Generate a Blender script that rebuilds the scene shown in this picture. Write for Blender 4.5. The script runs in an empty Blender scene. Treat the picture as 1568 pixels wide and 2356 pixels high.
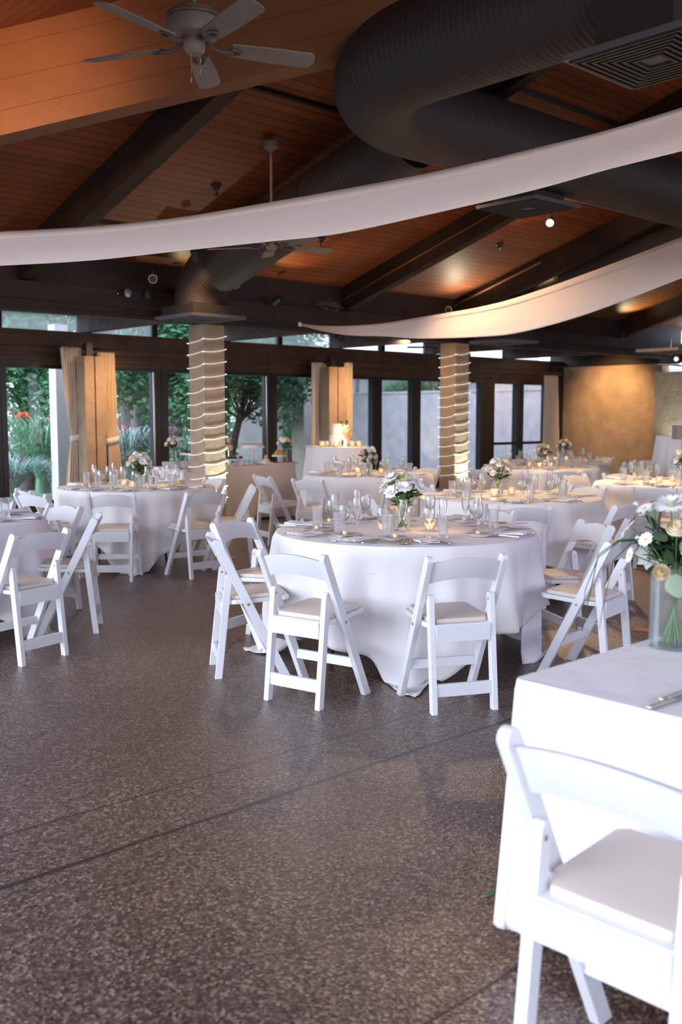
import bpy, bmesh, math, random
from mathutils import Vector, Matrix, noise
R = random.Random(7)
PI = math.pi
sc = bpy.context.scene
COL = sc.collection

# ------------------------------------------------------------------ camera
H = 1.5; TH = math.radians(47.3); PITCH = math.radians(5.562); FPX = 2290.0
FW = Vector((math.cos(TH), math.sin(TH), 0)); RT = Vector((math.sin(TH), -math.cos(TH), 0)); UPV = Vector((0, 0, 1))
cam = bpy.data.cameras.new('camera'); camo = bpy.data.objects.new('camera', cam); COL.objects.link(camo)
camo.location = (0, 0, H); camo.rotation_euler = (PI / 2 - PITCH, 0, TH - PI / 2)
cam.sensor_fit = 'HORIZONTAL'; cam.sensor_width = 24.0; cam.lens = FPX / 1568 * 24.0
cam.clip_start = 0.05; cam.clip_end = 300
cam.dof.use_dof = True; cam.dof.focus_distance = 5.6; cam.dof.aperture_fstop = 2.8
sc.camera = camo

def at(px, py, depth):
    """room position of a point seen at px, py and standing depth metres ahead"""
    F = FW * math.cos(PITCH) - UPV * math.sin(PITCH); U = FW * math.sin(PITCH) + UPV * math.cos(PITCH)
    d = F + RT * ((px - 784) / FPX) - U * ((py - 1178) / FPX)
    return Vector((0, 0, H)) + d * (depth / (d.dot(FW)))
def at_y(px, py, Y):
    p = at(px, py, 1.0); d = p - Vector((0, 0, H)); return Vector((0, 0, H)) + d * (Y / d.y)
def at_z(px, py, z):
    p = at(px, py, 1.0); d = p - Vector((0, 0, H)); return Vector((0, 0, H)) + d * ((z - H) / d.z)

# ------------------------------------------------------------------ world, sun, exposure
w = bpy.data.worlds.new('overcast_evening'); sc.world = w; w.use_nodes = True
wn = w.node_tree.nodes; wl = w.node_tree.links
bg = wn['Background']; bg.inputs['Strength'].default_value = 2.4
tc = wn.new('ShaderNodeTexCoord'); sx = wn.new('ShaderNodeSeparateXYZ'); rp = wn.new('ShaderNodeValToRGB')
wl.new(tc.outputs['Generated'], sx.inputs[0]); wl.new(sx.outputs['Z'], rp.inputs[0]); wl.new(rp.outputs[0], bg.inputs[0])
rp.color_ramp.elements[0].position = 0.0; rp.color_ramp.elements[0].color = (0.78, 0.80, 0.95, 1)
rp.color_ramp.elements[1].position = 0.7; rp.color_ramp.elements[1].color = (0.55, 0.66, 1.0, 1)

def light(name, kind, loc, energy, color, to=None, **kw):
    l = bpy.data.lights.new(name, kind); l.energy = energy; l.color = color
    for k, v in kw.items(): setattr(l, k, v)
    o = bpy.data.objects.new(name, l); COL.objects.link(o); o.location = loc
    if to is not None:
        o.rotation_euler = (Vector(to) - Vector(loc)).to_track_quat('-Z', 'Y').to_euler()
    return o
# soft evening daylight that comes in low from the open left side of the pavilion
light('soft_sun', 'SUN', (-10, 2, 6), 2.0, (0.80, 0.88, 1.0), to=(-10 + 9.4, 2 - 1.2, 6 - 2.0), angle=math.radians(45))
sc.view_settings.view_transform = 'Standard'; sc.view_settings.look = 'None'
sc.view_settings.exposure = 0.68; sc.view_settings.gamma = 1.0; sc.view_settings.use_curve_mapping = False
sc.cycles.max_bounces = 8; sc.cycles.transparent_max_bounces = 24; sc.cycles.diffuse_bounces = 4; sc.cycles.glossy_bounces = 3
sc.cycles.transmission_bounces = 6; sc.cycles.sample_clamp_indirect = 4.0; sc.cycles.caustics_reflective = False; sc.cycles.caustics_refractive = False

# ------------------------------------------------------------------ materials
def nodes(m): return m.node_tree.nodes, m.node_tree.links
def mat(name, col, rough=0.6, metal=0.0, spec=0.5, emit=None, es=0, sheen=0, bump=None, noise_amt=0, nscale=8, trans=0, aniso=None):
    m = bpy.data.materials.new(name); m.use_nodes = True; n, l = nodes(m)
    b = n['Principled BSDF']
    b.inputs['Base Color'].default_value = (*col, 1); b.inputs['Roughness'].default_value = rough
    b.inputs['Metallic'].default_value = metal; b.inputs['Specular IOR Level'].default_value = spec
    if sheen: b.inputs['Sheen Weight'].default_value = sheen
    if emit: b.inputs['Emission Color'].default_value = (*emit, 1); b.inputs['Emission Strength'].default_value = es
    if noise_amt or bump:
        t = n.new('ShaderNodeTexCoord'); nz = n.new('ShaderNodeTexNoise'); nz.inputs['Scale'].default_value = nscale; nz.inputs['Detail'].default_value = 6
        l.new(t.outputs['Object'], nz.inputs['Vector'])
        if noise_amt:
            mx = n.new('ShaderNodeMix'); mx.data_type = 'RGBA'; mx.blend_type = 'MULTIPLY'; mx.inputs[0].default_value = 1
            r = n.new('ShaderNodeMapRange'); r.inputs[1].default_value = 0.3; r.inputs[2].default_value = 0.7
            r.inputs[3].default_value = 1 - noise_amt; r.inputs[4].default_value = 1 + noise_amt * 0.4
            l.new(nz.outputs['Fac'], r.inputs[0]); mx.inputs[6].default_value = (*col, 1); l.new(r.outputs[0], mx.inputs[7]); l.new(mx.outputs[2], b.inputs['Base Color'])
        if bump:
            bp = n.new('ShaderNodeBump'); bp.inputs['Strength'].default_value = bump[0]; bp.inputs['Distance'].default_value = bump[1]
            nb = n.new('ShaderNodeTexNoise'); nb.inputs['Scale'].default_value = bump[2]; nb.inputs['Detail'].default_value = 5
            l.new(t.outputs['Object'], nb.inputs['Vector']); l.new(nb.outputs['Fac'], bp.inputs['Height']); l.new(bp.outputs[0], b.inputs['Normal'])
    return m
def glass_mat(name, tint=(1, 1, 1), haze=0.0, rough=0.0, refl=1.0):
    m = bpy.data.materials.new(name); m.use_nodes = True; n, l = nodes(m); n.clear()
    o = n.new('ShaderNodeOutputMaterial'); tr = n.new('ShaderNodeBsdfTransparent'); tr.inputs[0].default_value = (*tint, 1)
    gl = n.new('ShaderNodeBsdfGlossy'); gl.inputs['Roughness'].default_value = rough
    fr = n.new('ShaderNodeFresnel'); fr.inputs[0].default_value = 1.5
    mu = n.new('ShaderNodeMath'); mu.operation = 'MULTIPLY'; mu.inputs[1].default_value = refl; mu.use_clamp = True
    mx = n.new('ShaderNodeMixShader'); l.new(fr.outputs[0], mu.inputs[0]); l.new(mu.outputs[0], mx.inputs[0]); l.new(tr.outputs[0], mx.inputs[1]); l.new(gl.outputs[0], mx.inputs[2])
    last = mx
    if haze:
        df = n.new('ShaderNodeBsdfTranslucent'); df.inputs[0].default_value = (.95, .95, .95, 1); d2 = n.new('ShaderNodeBsdfDiffuse'); d2.inputs[0].default_value = (.9, .9, .9, 1)
        a = n.new('ShaderNodeMixShader'); a.inputs[0].default_value = .5; l.new(df.outputs[0], a.inputs[1]); l.new(d2.outputs[0], a.inputs[2])
        m2 = n.new('ShaderNodeMixShader'); m2.inputs[0].default_value = haze; l.new(mx.outputs[0], m2.inputs[1]); l.new(a.outputs[0], m2.inputs[2]); last = m2
    l.new(last.outputs[0], o.inputs[0]); return m
def cloth_mat(name, col):
    m = mat(name, col, .85, sheen=.15, spec=.2, bump=(.5, .02, 6)); return m
def stripes(name, base, axis, period, groove, var=0.25, rough=0.55, gw=0.08):
    """boards running across `axis` (object space) with dark joints every `period`"""
    m = bpy.data.materials.new(name); m.use_nodes = True; n, l = nodes(m); b = n['Principled BSDF']; b.inputs['Roughness'].default_value = rough
    t = n.new('ShaderNodeTexCoord'); s = n.new('ShaderNodeSeparateXYZ'); l.new(t.outputs['Object'], s.inputs[0])
    d = n.new('ShaderNodeMath'); d.operation = 'DIVIDE'; d.inputs[1].default_value = period; l.new(s.outputs[axis], d.inputs[0])
    f = n.new('ShaderNodeMath'); f.operation = 'FRACT'; l.new(d.outputs[0], f.inputs[0])
    lt = n.new('ShaderNodeMath'); lt.operation = 'LESS_THAN'; lt.inputs[1].default_value = gw; l.new(f.outputs[0], lt.inputs[0])
    fl = n.new('ShaderNodeMath'); fl.operation = 'FLOOR'; l.new(d.outputs[0], fl.inputs[0])
    wn_ = n.new('ShaderNodeTexWhiteNoise'); wn_.noise_dimensions = '1D'; l.new(fl.outputs[0], wn_.inputs['W'])
    nz = n.new('ShaderNodeTexNoise'); nz.inputs['Scale'].default_value = 3; nz.inputs['Detail'].default_value = 5
    mp = n.new('ShaderNodeMapping'); mp.inputs['Scale'].default_value = (1, 12, 12) if axis == 'Y' else (12, 1, 12); l.new(t.outputs['Object'], mp.inputs[0]); l.new(mp.outputs[0], nz.inputs['Vector'])
    ad = n.new('ShaderNodeMath'); ad.operation = 'ADD'; l.new(wn_.outputs['Value'], ad.inputs[0]); l.new(nz.outputs['Fac'], ad.inputs[1])
    r = n.new('ShaderNodeMapRange'); r.inputs[1].default_value = 0.3; r.inputs[2].default_value = 1.7; r.inputs[3].default_value = 1 - var; r.inputs[4].default_value = 1 + var; l.new(ad.outputs[0], r.inputs[0])
    mx = n.new('ShaderNodeMix'); mx.data_type = 'RGBA'; mx.blend_type = 'MULTIPLY'; mx.inputs[0].default_value = 1; mx.inputs[6].default_value = (*base, 1); l.new(r.outputs[0], mx.inputs[7])
    m2 = n.new('ShaderNodeMix'); m2.data_type = 'RGBA'; l.new(lt.outputs[0], m2.inputs[0]); l.new(mx.outputs[2], m2.inputs[6]); m2.inputs[7].default_value = (*groove, 1)
    l.new(m2.outputs[2], b.inputs['Base Color']); return m

M = {}
M['chair'] = mat('white_resin', (.755, .765, .785), .38, bump=(.05, .002, 60))
M['pad'] = mat('cream_vinyl_pad', (.72, .62, .54), .45, bump=(.12, .004, 14))
M['screw'] = mat('screw_metal', (.35, .33, .3), .4, metal=1)
M['cloth'] = cloth_mat('white_linen', (.84, .82, .82))
M['cloth_warm_lit'] = cloth_mat('warm_lit_white_linen', (.80, .70, .66))  # white linen with the warm light on it put into the colour
M['napkin'] = cloth_mat('napkin_linen', (.84, .80, .79))
M['dark_metal'] = mat('dark_metal', (.02, .02, .022), .4, metal=.6)
M['ply'] = mat('plywood', (.45, .32, .2), .6)
M['glass'] = glass_mat('clear_glass', (.98, .99, .99), .06, 0, .55)  # slight white haze mixed in so the glass looks brightly lit
M['vase'] = glass_mat('vase_glass', (.98, .99, 1), .05, 0, .4)  # white haze stands in for bright highlights along the vase edges
M['tumbler'] = glass_mat('iced_glass', (.98, .98, .99), .17, .05, .6)
M['frost'] = glass_mat('votive_glass', (1, .97, .93), .35, .1, 1.0)
M['pane'] = glass_mat('window_glass', (.93, .96, .96), 0, 0, .5)
M['vase_water'] = glass_mat('vase_water', (.90, .95, .92), .0, 0, .4)
M['plate'] = mat('white_china', (.80, .78, .74), .2)
M['silver'] = mat('flatware_steel', (.62, .6, .58), .22, metal=1)
M['butter'] = mat('butter', (.9, .72, .33), .5)
M['wax'] = mat('candle_wax', (.95, .85, .65), .5, emit=(1, .62, .28), es=.7)
M['flame'] = mat('candle_flame', (1, .8, .4), .5, emit=(1, .62, .22), es=10)
M['leaf'] = mat('leaf_green', (.045, .13, .04), .45, noise_amt=.4, nscale=20)
M['leaf_dark'] = mat('leaf_dark_green', (.02, .065, .022), .5, noise_amt=.4, nscale=20)
M['leaf_sage'] = mat('sage_leaf', (.25, .34, .2), .6)
M['stem'] = mat('flower_stem', (.10, .20, .05), .5)
M['petal'] = mat('white_petal', (.88, .87, .84), .6, sheen=.2)
M['petal_cream'] = mat('cream_petal', (.90, .76, .52), .6)
M['petal_blush'] = mat('blush_petal', (.9, .55, .42), .6)
M['petal_green'] = mat('pale_green_petal', (.80, .84, .48), .6)
M['flower_eye'] = mat('yellow_flower_eye', (.75, .42, .04), .7)
M['flower_eye_green'] = mat('green_flower_eye', (.35, .5, .06), .7)
M['card'] = mat('blush_card', (.78, .66, .62), .7)
M['ink'] = mat('black_ink', (.02, .02, .03), .6)
M['menu'] = mat('printed_menu_card', (.72, .6, .5), .7)
M['frame'] = mat('dark_bronze_frame', (.018, .016, .016), .35)
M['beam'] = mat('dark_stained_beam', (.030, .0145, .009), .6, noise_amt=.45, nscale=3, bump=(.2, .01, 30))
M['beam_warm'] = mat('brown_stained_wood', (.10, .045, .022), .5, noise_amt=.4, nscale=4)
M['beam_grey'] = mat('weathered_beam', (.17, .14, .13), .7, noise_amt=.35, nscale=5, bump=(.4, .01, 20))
M['planks_y'] = stripes('ceiling_planks', (.22, .062, .018), 'Y', .115, (.022, .008, .004))
M['planks_x'] = stripes('ceiling_planks_end', (.22, .062, .018), 'X', .115, (.022, .008, .004))
M['duct'] = mat('black_fabric_duct', (.035, .028, .026), .6)
M['duct_box'] = mat('grey_register', (.12, .115, .14), .45)
M['louver'] = mat('black_louver', (.012, .012, .014), .5)
M['fan_white'] = mat('aged_white_fan', (.22, .185, .16), .5, noise_amt=.15, nscale=10)
M['fan_dark'] = mat('dark_fan', (.10, .07, .06), .5)
M['brass'] = mat('brass_pull', (.5, .35, .12), .35, metal=1)
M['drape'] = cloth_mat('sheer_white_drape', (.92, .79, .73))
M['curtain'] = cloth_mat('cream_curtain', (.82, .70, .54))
M['curtain_lining'] = cloth_mat('white_curtain', (.86, .84, .82))
M['rope'] = mat('rope_light_tube', (.9, .9, .85), .4, emit=(1, .95, .85), es=.28)
M['bulb'] = mat('tiny_bulb', (1, 1, 1), .4, emit=(1, .95, .85), es=2.0)
M['lamp_can'] = mat('white_lamp_can', (.55, .53, .52), .5)
M['lamp_glow'] = mat('lit_lamp', (1, .9, .7), .5, emit=(1, .72, .4), es=22)
M['chrome'] = mat('chrome', (.75, .75, .75), .15, metal=1)
M['black'] = mat('black_plastic', (.02, .02, .02), .5)
M['grey_plastic'] = mat('grey_box', (.35, .30, .28), .5)
M['blue_white'] = mat('pale_plastic', (.6, .65, .8), .4)
M['frosting'] = mat('white_frosting', (.88, .83, .76), .5, bump=(.1, .003, 25))
M['chocolate'] = mat('chocolate', (.09, .03, .018), .4)
M['pastry'] = mat('golden_pastry', (.80, .47, .14), .55, noise_amt=.3, nscale=40)
M['berry'] = mat('red_berries', (.60, .06, .05), .4, noise_amt=.4, nscale=60)
M['paint_white'] = mat('white_paint', (.85, .86, .9), .5)
M['post_brown'] = mat('brown_post', (.22, .15, .14), .6)
M['rust'] = mat('tan_paper', (.45, .22, .08), .7)
M['bark'] = mat('bark', (.10, .075, .065), .85, noise_amt=.5, nscale=12, bump=(.6, .02, 20))
M['bark_pale'] = mat('pale_bark', (.28, .24, .24), .85, noise_amt=.3, nscale=8)
M['bush'] = mat('bush_leaf', (.18, .38, .20), .6, noise_amt=.4, nscale=3)
M['bush_blue'] = mat('blue_green_leaf', (.38, .52, .44), .7, noise_amt=.35, nscale=3)
M['tree_leaf'] = mat('tree_leaf', (.09, .27, .11), .6, noise_amt=.5, nscale=2)
M['tree_leaf_light'] = mat('tree_leaf_light', (.27, .48, .22), .6, noise_amt=.5, nscale=2)
M['pink'] = mat('pink_bougainvillea', (.65, .10, .2), .6)
M['orange'] = mat('orange_blossom', (.85, .18, .05), .6)
M['terracotta'] = mat('brick_edge', (.4, .13, .09), .8)
M['candle_peach'] = mat('peach_cream', (.88, .55, .32), .6)

def stucco(name, col, amp=.5, sc_=9):
    m = mat(name, col, .85, noise_amt=.22, nscale=3.0); n, l = nodes(m); b = n['Principled BSDF']
    t = n.new('ShaderNodeTexCoord'); a = n.new('ShaderNodeTexNoise'); a.inputs['Scale'].default_value = sc_; a.inputs['Detail'].default_value = 8; a.inputs['Roughness'].default_value = .65; a.inputs['Distortion'].default_value = 1.6
    l.new(t.outputs['Object'], a.inputs['Vector']); bp = n.new('ShaderNodeBump'); bp.inputs['Strength'].default_value = amp; bp.inputs['Distance'].default_value = .03
    l.new(a.outputs['Fac'], bp.inputs['Height']); l.new(bp.outputs[0], b.inputs['Normal']); return m
M['stucco'] = stucco('troweled_stucco', (.50, .37, .26), .9)
M['stucco_wall'] = stucco('wall_stucco', (.50, .36, .23), .8)
M['stucco_out'] = stucco('garden_wall_stucco', (.86, .79, .82), .6, 6)
M['stucco_out_tan'] = stucco('garden_pillar_stucco', (.74, .66, .60), .5, 6)

# duct ribs from the uv along its length
def rib_duct(name, col):
    m = mat(name, col, .62); n, l = nodes(m); b = n['Principled BSDF']
    uv = n.new('ShaderNodeUVMap'); s = n.new('ShaderNodeSeparateXYZ'); l.new(uv.outputs[0], s.inputs[0])
    mu = n.new('ShaderNodeMath'); mu.operation = 'MULTIPLY'; mu.inputs[1].default_value = 2 * PI / .05; l.new(s.outputs['Y'], mu.inputs[0])
    si = n.new('ShaderNodeMath'); si.operation = 'SINE'; l.new(mu.outputs[0], si.inputs[0])
    bp = n.new('ShaderNodeBump'); bp.inputs['Strength'].default_value = .3; bp.inputs['Distance'].default_value = .010; l.new(si.outputs[0], bp.inputs['Height']); l.new(bp.outputs[0], b.inputs['Normal'])
    return m
M['duct_rib'] = rib_duct('ribbed_duct', (.040, .032, .030))

# floor : exposed aggregate with saw joints
def floor_mat():
    m = bpy.data.materials.new('exposed_aggregate'); m.use_nodes = True; n, l = nodes(m); b = n['Principled BSDF']
    t = n.new('ShaderNodeTexCoord'); s = n.new('ShaderNodeSeparateXYZ'); l.new(t.outputs['Object'], s.inputs[0])
    v = n.new('ShaderNodeTexVoronoi'); v.inputs['Scale'].default_value = 110; l.new(t.outputs['Object'], v.inputs['Vector'])
    big = n.new('ShaderNodeTexNoise'); big.inputs['Scale'].default_value = .9; big.inputs['Detail'].default_value = 4; l.new(t.outputs['Object'], big.inputs['Vector'])
    cr = n.new('ShaderNodeValToRGB'); sp = n.new('ShaderNodeSeparateColor'); l.new(v.outputs['Color'], sp.inputs[0]); l.new(sp.outputs[0], cr.inputs[0])
    e = cr.color_ramp.elements; e[0].position = 0; e[0].color = (.038, .022, .016, 1); e[1].position = 1; e[1].color = (.36, .25, .195, 1)
    k = e.new(.45); k.color = (.100, .059, .042, 1); k = e.new(.8); k.color = (.185, .115, .083, 1)
    r = n.new('ShaderNodeMapRange'); r.inputs[1].default_value = .3; r.inputs[2].default_value = .7; r.inputs[3].default_value = .78; r.inputs[4].default_value = 1.22; l.new(big.outputs['Fac'], r.inputs[0])
    mx = n.new('ShaderNodeMix'); mx.data_type = 'RGBA'; mx.blend_type = 'MULTIPLY'; mx.inputs[0].default_value = 1; l.new(cr.outputs[0], mx.inputs[6]); l.new(r.outputs[0], mx.inputs[7])
    # joints: Y = 1.57, 2.97, 3.36 ...
    last = None
    nj = n.new('ShaderNodeTexNoise'); nj.inputs['Scale'].default_value = 2.5; l.new(t.outputs['Object'], nj.inputs['Vector'])
    for yy, wd in ((1.57, .006), (2.97, .012), (3.34, .006), (7.0, .01), (-1.2, .01)):
        a = n.new('ShaderNodeMath'); a.operation = 'SUBTRACT'; a.inputs[1].default_value = yy; l.new(s.outputs['Y'], a.inputs[0])
        c = n.new('ShaderNodeMath'); c.operation = 'MULTIPLY_ADD'; c.inputs[1].default_value = .03; c.inputs[2].default_value = -.015; l.new(nj.outputs['Fac'], c.inputs[0])
        a2 = n.new('ShaderNodeMath'); a2.operation = 'ADD'; l.new(a.outputs[0], a2.inputs[0]); l.new(c.outputs[0], a2.inputs[1])
        ab = n.new('ShaderNodeMath'); ab.operation = 'ABSOLUTE'; l.new(a2.outputs[0], ab.inputs[0])
        lt = n.new('ShaderNodeMath'); lt.operation = 'LESS_THAN'; lt.inputs[1].default_value = wd; l.new(ab.outputs[0], lt.inputs[0])
        if last is None: last = lt
        else:
            q = n.new('ShaderNodeMath'); q.operation = 'MAXIMUM'; l.new(last.outputs[0], q.inputs[0]); l.new(lt.outputs[0], q.inputs[1]); last = q
    m2 = n.new('ShaderNodeMix'); m2.data_type = 'RGBA'; l.new(last.outputs[0], m2.inputs[0]); l.new(mx.outputs[2], m2.inputs[6]); m2.inputs[7].default_value = (.022, .015, .014, 1)
    l.new(m2.outputs[2], b.inputs['Base Color']); b.inputs['Roughness'].default_value = .32; b.inputs['Specular IOR Level'].default_value = .8
    bp = n.new('ShaderNodeBump'); bp.inputs['Strength'].default_value = .5; bp.inputs['Distance'].default_value = .004; l.new(v.outputs['Distance'], bp.inputs['Height']); l.new(bp.outputs[0], b.inputs['Normal'])
    return m
M['floor'] = floor_mat()
M['ground'] = mat('garden_ground', (.28, .30, .22), .9, noise_amt=.5, nscale=1.5)

# ------------------------------------------------------------------ mesh helpers
class MB:
    def __init__(s): s.v = []; s.f = []; s.uv = []
    def add(s, vs, fs):
        o = len(s.v); s.v += [tuple(v) for v in vs]; s.f += [tuple(i + o for i in f) for f in fs]; return s
    def box(s, a, b):
        x0, y0, z0 = a; x1, y1, z1 = b
        return s.add([(x0, y0, z0), (x1, y0, z0), (x1, y1, z0), (x0, y1, z0), (x0, y0, z1), (x1, y0, z1), (x1, y1, z1), (x0, y1, z1)],
                     [(0, 3, 2, 1), (4, 5, 6, 7), (0, 1, 5, 4), (1, 2, 6, 5), (2, 3, 7, 6), (3, 0, 4, 7)])
    def bar(s, p, q, w, h, up=(0, 0, 1)):
        p = Vector(p); q = Vector(q); d = (q - p).normalized(); u = Vector(up); sd = d.cross(u).normalized(); u = sd.cross(d).normalized()
        vs = []
        for c in (p, q):
            for a, b in ((-1, -1), (1, -1), (1, 1), (-1, 1)): vs.append(c + sd * a * w / 2 + u * b * h / 2)
        return s.add(vs, [(0, 1, 2, 3), (7, 6, 5, 4), (0, 4, 5, 1), (1, 5, 6, 2), (2, 6, 7, 3), (3, 7, 4, 0)])
    def tube(s, path, r, seg=10, cap=True, uv=False):
        path = [Vector(p) for p in path]; n = len(path); rs = r if isinstance(r, (list, tuple)) else [r] * n
        t0 = (path[1] - path[0]).normalized(); a = t0.orthogonal().normalized(); vs = []; L = 0; Ls = []
        for i, p in enumerate(path):
            t = (path[min(i + 1, n - 1)] - path[max(i - 1, 0)]).normalized(); a = (a - t * a.dot(t)).normalized(); b = t.cross(a)
            if i: L += (p - path[i - 1]).length
            Ls.append(L)
            for k in range(seg): g = 2 * PI * k / seg; vs.append(p + (a * math.cos(g) + b * math.sin(g)) * rs[i])
        fs = [];
        for i in range(n - 1):
            for k in range(seg):
                fs.append((i * seg + k, i * seg + (k + 1) % seg, (i + 1) * seg + (k + 1) % seg, (i + 1) * seg + k))
                if uv: s.uv += [(k / seg, Ls[i]), ((k + 1) / seg, Ls[i]), ((k + 1) / seg, Ls[i + 1]), (k / seg, Ls[i + 1])]
        if cap:
            fs += [tuple(range(seg))[::-1], tuple(range((n - 1) * seg, n * seg))]
            if uv: s.uv += [(0, 0)] * (2 * seg)
        return s.add(vs, fs)
    def lathe(s, prof, seg=24, c=(0, 0, 0)):
        vs = []; n = len(prof)
        for r, z in prof:
            for k in range(seg): g = 2 * PI * k / seg; vs.append((c[0] + r * math.cos(g), c[1] + r * math.sin(g), c[2] + z))
        fs = [(i * seg + k, i * seg + (k + 1) % seg, (i + 1) * seg + (k + 1) % seg, (i + 1) * seg + k) for i in range(n - 1) for k in range(seg)]
        if prof[0][0] > 1e-5: fs.append(tuple(range(seg))[::-1])
        if prof[-1][0] > 1e-5: fs.append(tuple(range((n - 1) * seg, n * seg)))
        return s.add(vs, fs)
    def prism_x(s, pts, x0, x1):
        """outline in (y, z) extruded along x"""
        n = len(pts); vs = [(x0, y, z) for y, z in pts] + [(x1, y, z) for y, z in pts]
        fs = [tuple(range(n))[::-1], tuple(range(n, 2 * n))] + [(i, (i + 1) % n, n + (i + 1) % n, n + i) for i in range(n)]
        return s.add(vs, fs)
    def build(s, name, m, parent=None, smooth=False, bevel=0, loc=(0, 0, 0), rot=(0, 0, 0), solid=0, weld=False):
        me = bpy.data.meshes.new(name); me.from_pydata(s.v, [], s.f); me.validate()
        if s.uv and len(s.uv) == sum(len(f) for f in s.f):
            lay = me.uv_layers.new(name='UVMap'); 
            for i, u in enumerate(s.uv): lay.data[i].uv = u
        if not s.uv:
            bm = bmesh.new(); bm.from_mesh(me)
            if weld: bmesh.ops.remove_doubles(bm, verts=bm.verts, dist=1e-5)
            bmesh.ops.recalc_face_normals(bm, faces=bm.faces)
            if bevel: bmesh.ops.bevel(bm, geom=[e for e in bm.edges if len(e.link_faces) == 2 and e.calc_face_angle(0) > .6], offset=bevel, segments=2, profile=.7, affect='EDGES', clamp_overlap=True)
            bm.to_mesh(me); bm.free()
        me.materials.append(m)
        if smooth:
            for p in me.polygons: p.use_smooth = True
            try: me.set_sharp_from_angle(angle=math.radians(42))
            except Exception: pass
        o = bpy.data.objects.new(name, me); COL.objects.link(o); o.location = loc; o.rotation_euler = rot
        if parent: o.parent = parent
        if solid:
            md = o.modifiers.new('solid', 'SOLIDIFY'); md.thickness = solid; md.offset = 0
        return o
def tag(o, label, cat, group=None, kind=None):
    if label: o['label'] = label
    if cat: o['category'] = cat
    if group: o['group'] = group
    if kind: o['kind'] = kind
    return o
def thing(name, label, cat, loc=(0, 0, 0), rz=0, group=None):
    o = bpy.data.objects.new(name, None); COL.objects.link(o); o.location = loc; o.rotation_euler = (0, 0, rz); o.empty_display_size = .1
    return tag(o, label, cat, group)
def struct(o): o['kind'] = 'structure'; return o
def copy_tree(o, parent=None):
    c = o.copy(); COL.objects.link(c); c.parent = parent
    for ch in list(o.children): copy_tree(ch, c)
    return c
def place(proto, loc, rz, label, group=None, used=set()):
    if proto.name in used: o = copy_tree(proto)
    else: o = proto; used.add(proto.name)
    o.location = loc; o.rotation_euler = (0, 0, rz); o['label'] = label
    if group: o['group'] = group
    return o

# ------------------------------------------------------------------ shell
WY = 14.0; RX = 20.0
struct(MB().box((-9, -9, -.12), (RX + .3, WY + .25, 0)).build('floor', M['floor']))
struct(MB().box((-45, WY + .26, -.12), (70, 70, -.04)).build('garden_ground', M['ground']))
struct(MB().box((-45, -40, -.16), (-9.02, 14.2, -.05)).build('patio_ground', M['ground']))
# right end wall
struct(MB().box((RX, 11.35, 0), (RX + .3, WY, 2.62)).build('wall_right', M['stucco_wall']))
struct(MB().box((RX - .32, 6.2, 0), (RX + .3, 11.34, 2.42)).build('wall_right_pier', M['stucco']))
struct(MB().box((RX, 10.2, 2.63), (RX + .3, WY + .3, 3.0)).box((RX, -9, 2.43), (RX + .3, 10.2, 4.4)).build('trim_1', M['beam']))
struct(MB().box((RX, -9, 0), (RX + .3, 6.2, 2.42)).build('wall_right_near', M['stucco_wall']))
# main roof slope over the window side (boards run along x)
SL = .3
def roof(name, pts, zf, m, th=.12):
    mb = MB(); n = len(pts); vs = [(x, y, zf(x, y)) for x, y in pts] + [(x, y, zf(x, y) + th) for x, y in pts]
    mb.add(vs, [tuple(range(n)), tuple(range(n, 2 * n))[::-1]] + [(i, (i + 1) % n, n + (i + 1) % n, n + i) for i in range(n)])
    return mb.build(name, m)
zA = lambda x, y: 3.35 + SL * (11 - y)
zB = lambda x, y: 3.49 + SL * x
zC = lambda x, y: 5.35 - SL * (4.38 - y)
ceil = struct(roof('ceiling', [(.47, 11.25), (7.32, 4.4), (RX + .3, 4.4), (RX + .3, 11.25)], zA, M['planks_y']))
c2 = struct(roof('ceiling_end_slope', [(-1, 12.6), (7.25, 4.38), (-1, -3.8)], zB, M['planks_x']))
c3 = struct(roof('ceiling_near_slope', [(-1, -3.8), (7.25, 4.38), (RX + .3, 4.38), (RX + .3, -3.8)], zC, M['planks_y']))
struct(roof('ceiling_eave', [(-1, 11.26), (RX + .3, 11.26), (RX + .3, 14.2), (-1, 14.2)], lambda x, y: 3.24 - .055 * (y - 11.25), M['beam_warm'], .1))
# hip beam, lit from the left
def hipz(x): return 3.17 + SL * x
a = Vector((.6, 11.0, 0)); b = Vector((7.1, 4.5, 0)); dn = Vector((1, 1, 0)).normalized()
mb = MB(); vs = []
for p in (a, b):
    for off in (-.0, .24):
        for dz in (-.50, .34): vs.append((p.x + dn.x * off, p.y + dn.y * off, hipz(p.x) + dz))
mb.add(vs, [(0, 1, 3, 2), (4, 6, 7, 5), (0, 4, 5, 1), (2, 3, 7, 6), (0, 2, 6, 4), (1, 5, 7, 3)])
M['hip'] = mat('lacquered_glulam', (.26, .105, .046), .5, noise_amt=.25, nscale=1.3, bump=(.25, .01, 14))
hb = mb.build('hip_beam', M['hip'], ceil); hb['label'] = 'deep lacquered glued-timber beam'
for k, e_ in ((.2, .03), (.52, -.03), (.8, .015)):   # fine checks along the laminations
    pts = []
    for q in range(25):
        u = q / 24; X = a.x + (b.x - a.x) * u; pts.append((X - .002, 11.6 - X - .002, hipz(X) - .5 + k * .84 + e_ * u + .006 * math.sin(9 * u + k * 20) + .003 * math.sin(31 * u)))
    MB().tube(pts, .0013, 5).build('hip_beam_seam', M['beam_warm'], hb)
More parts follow.
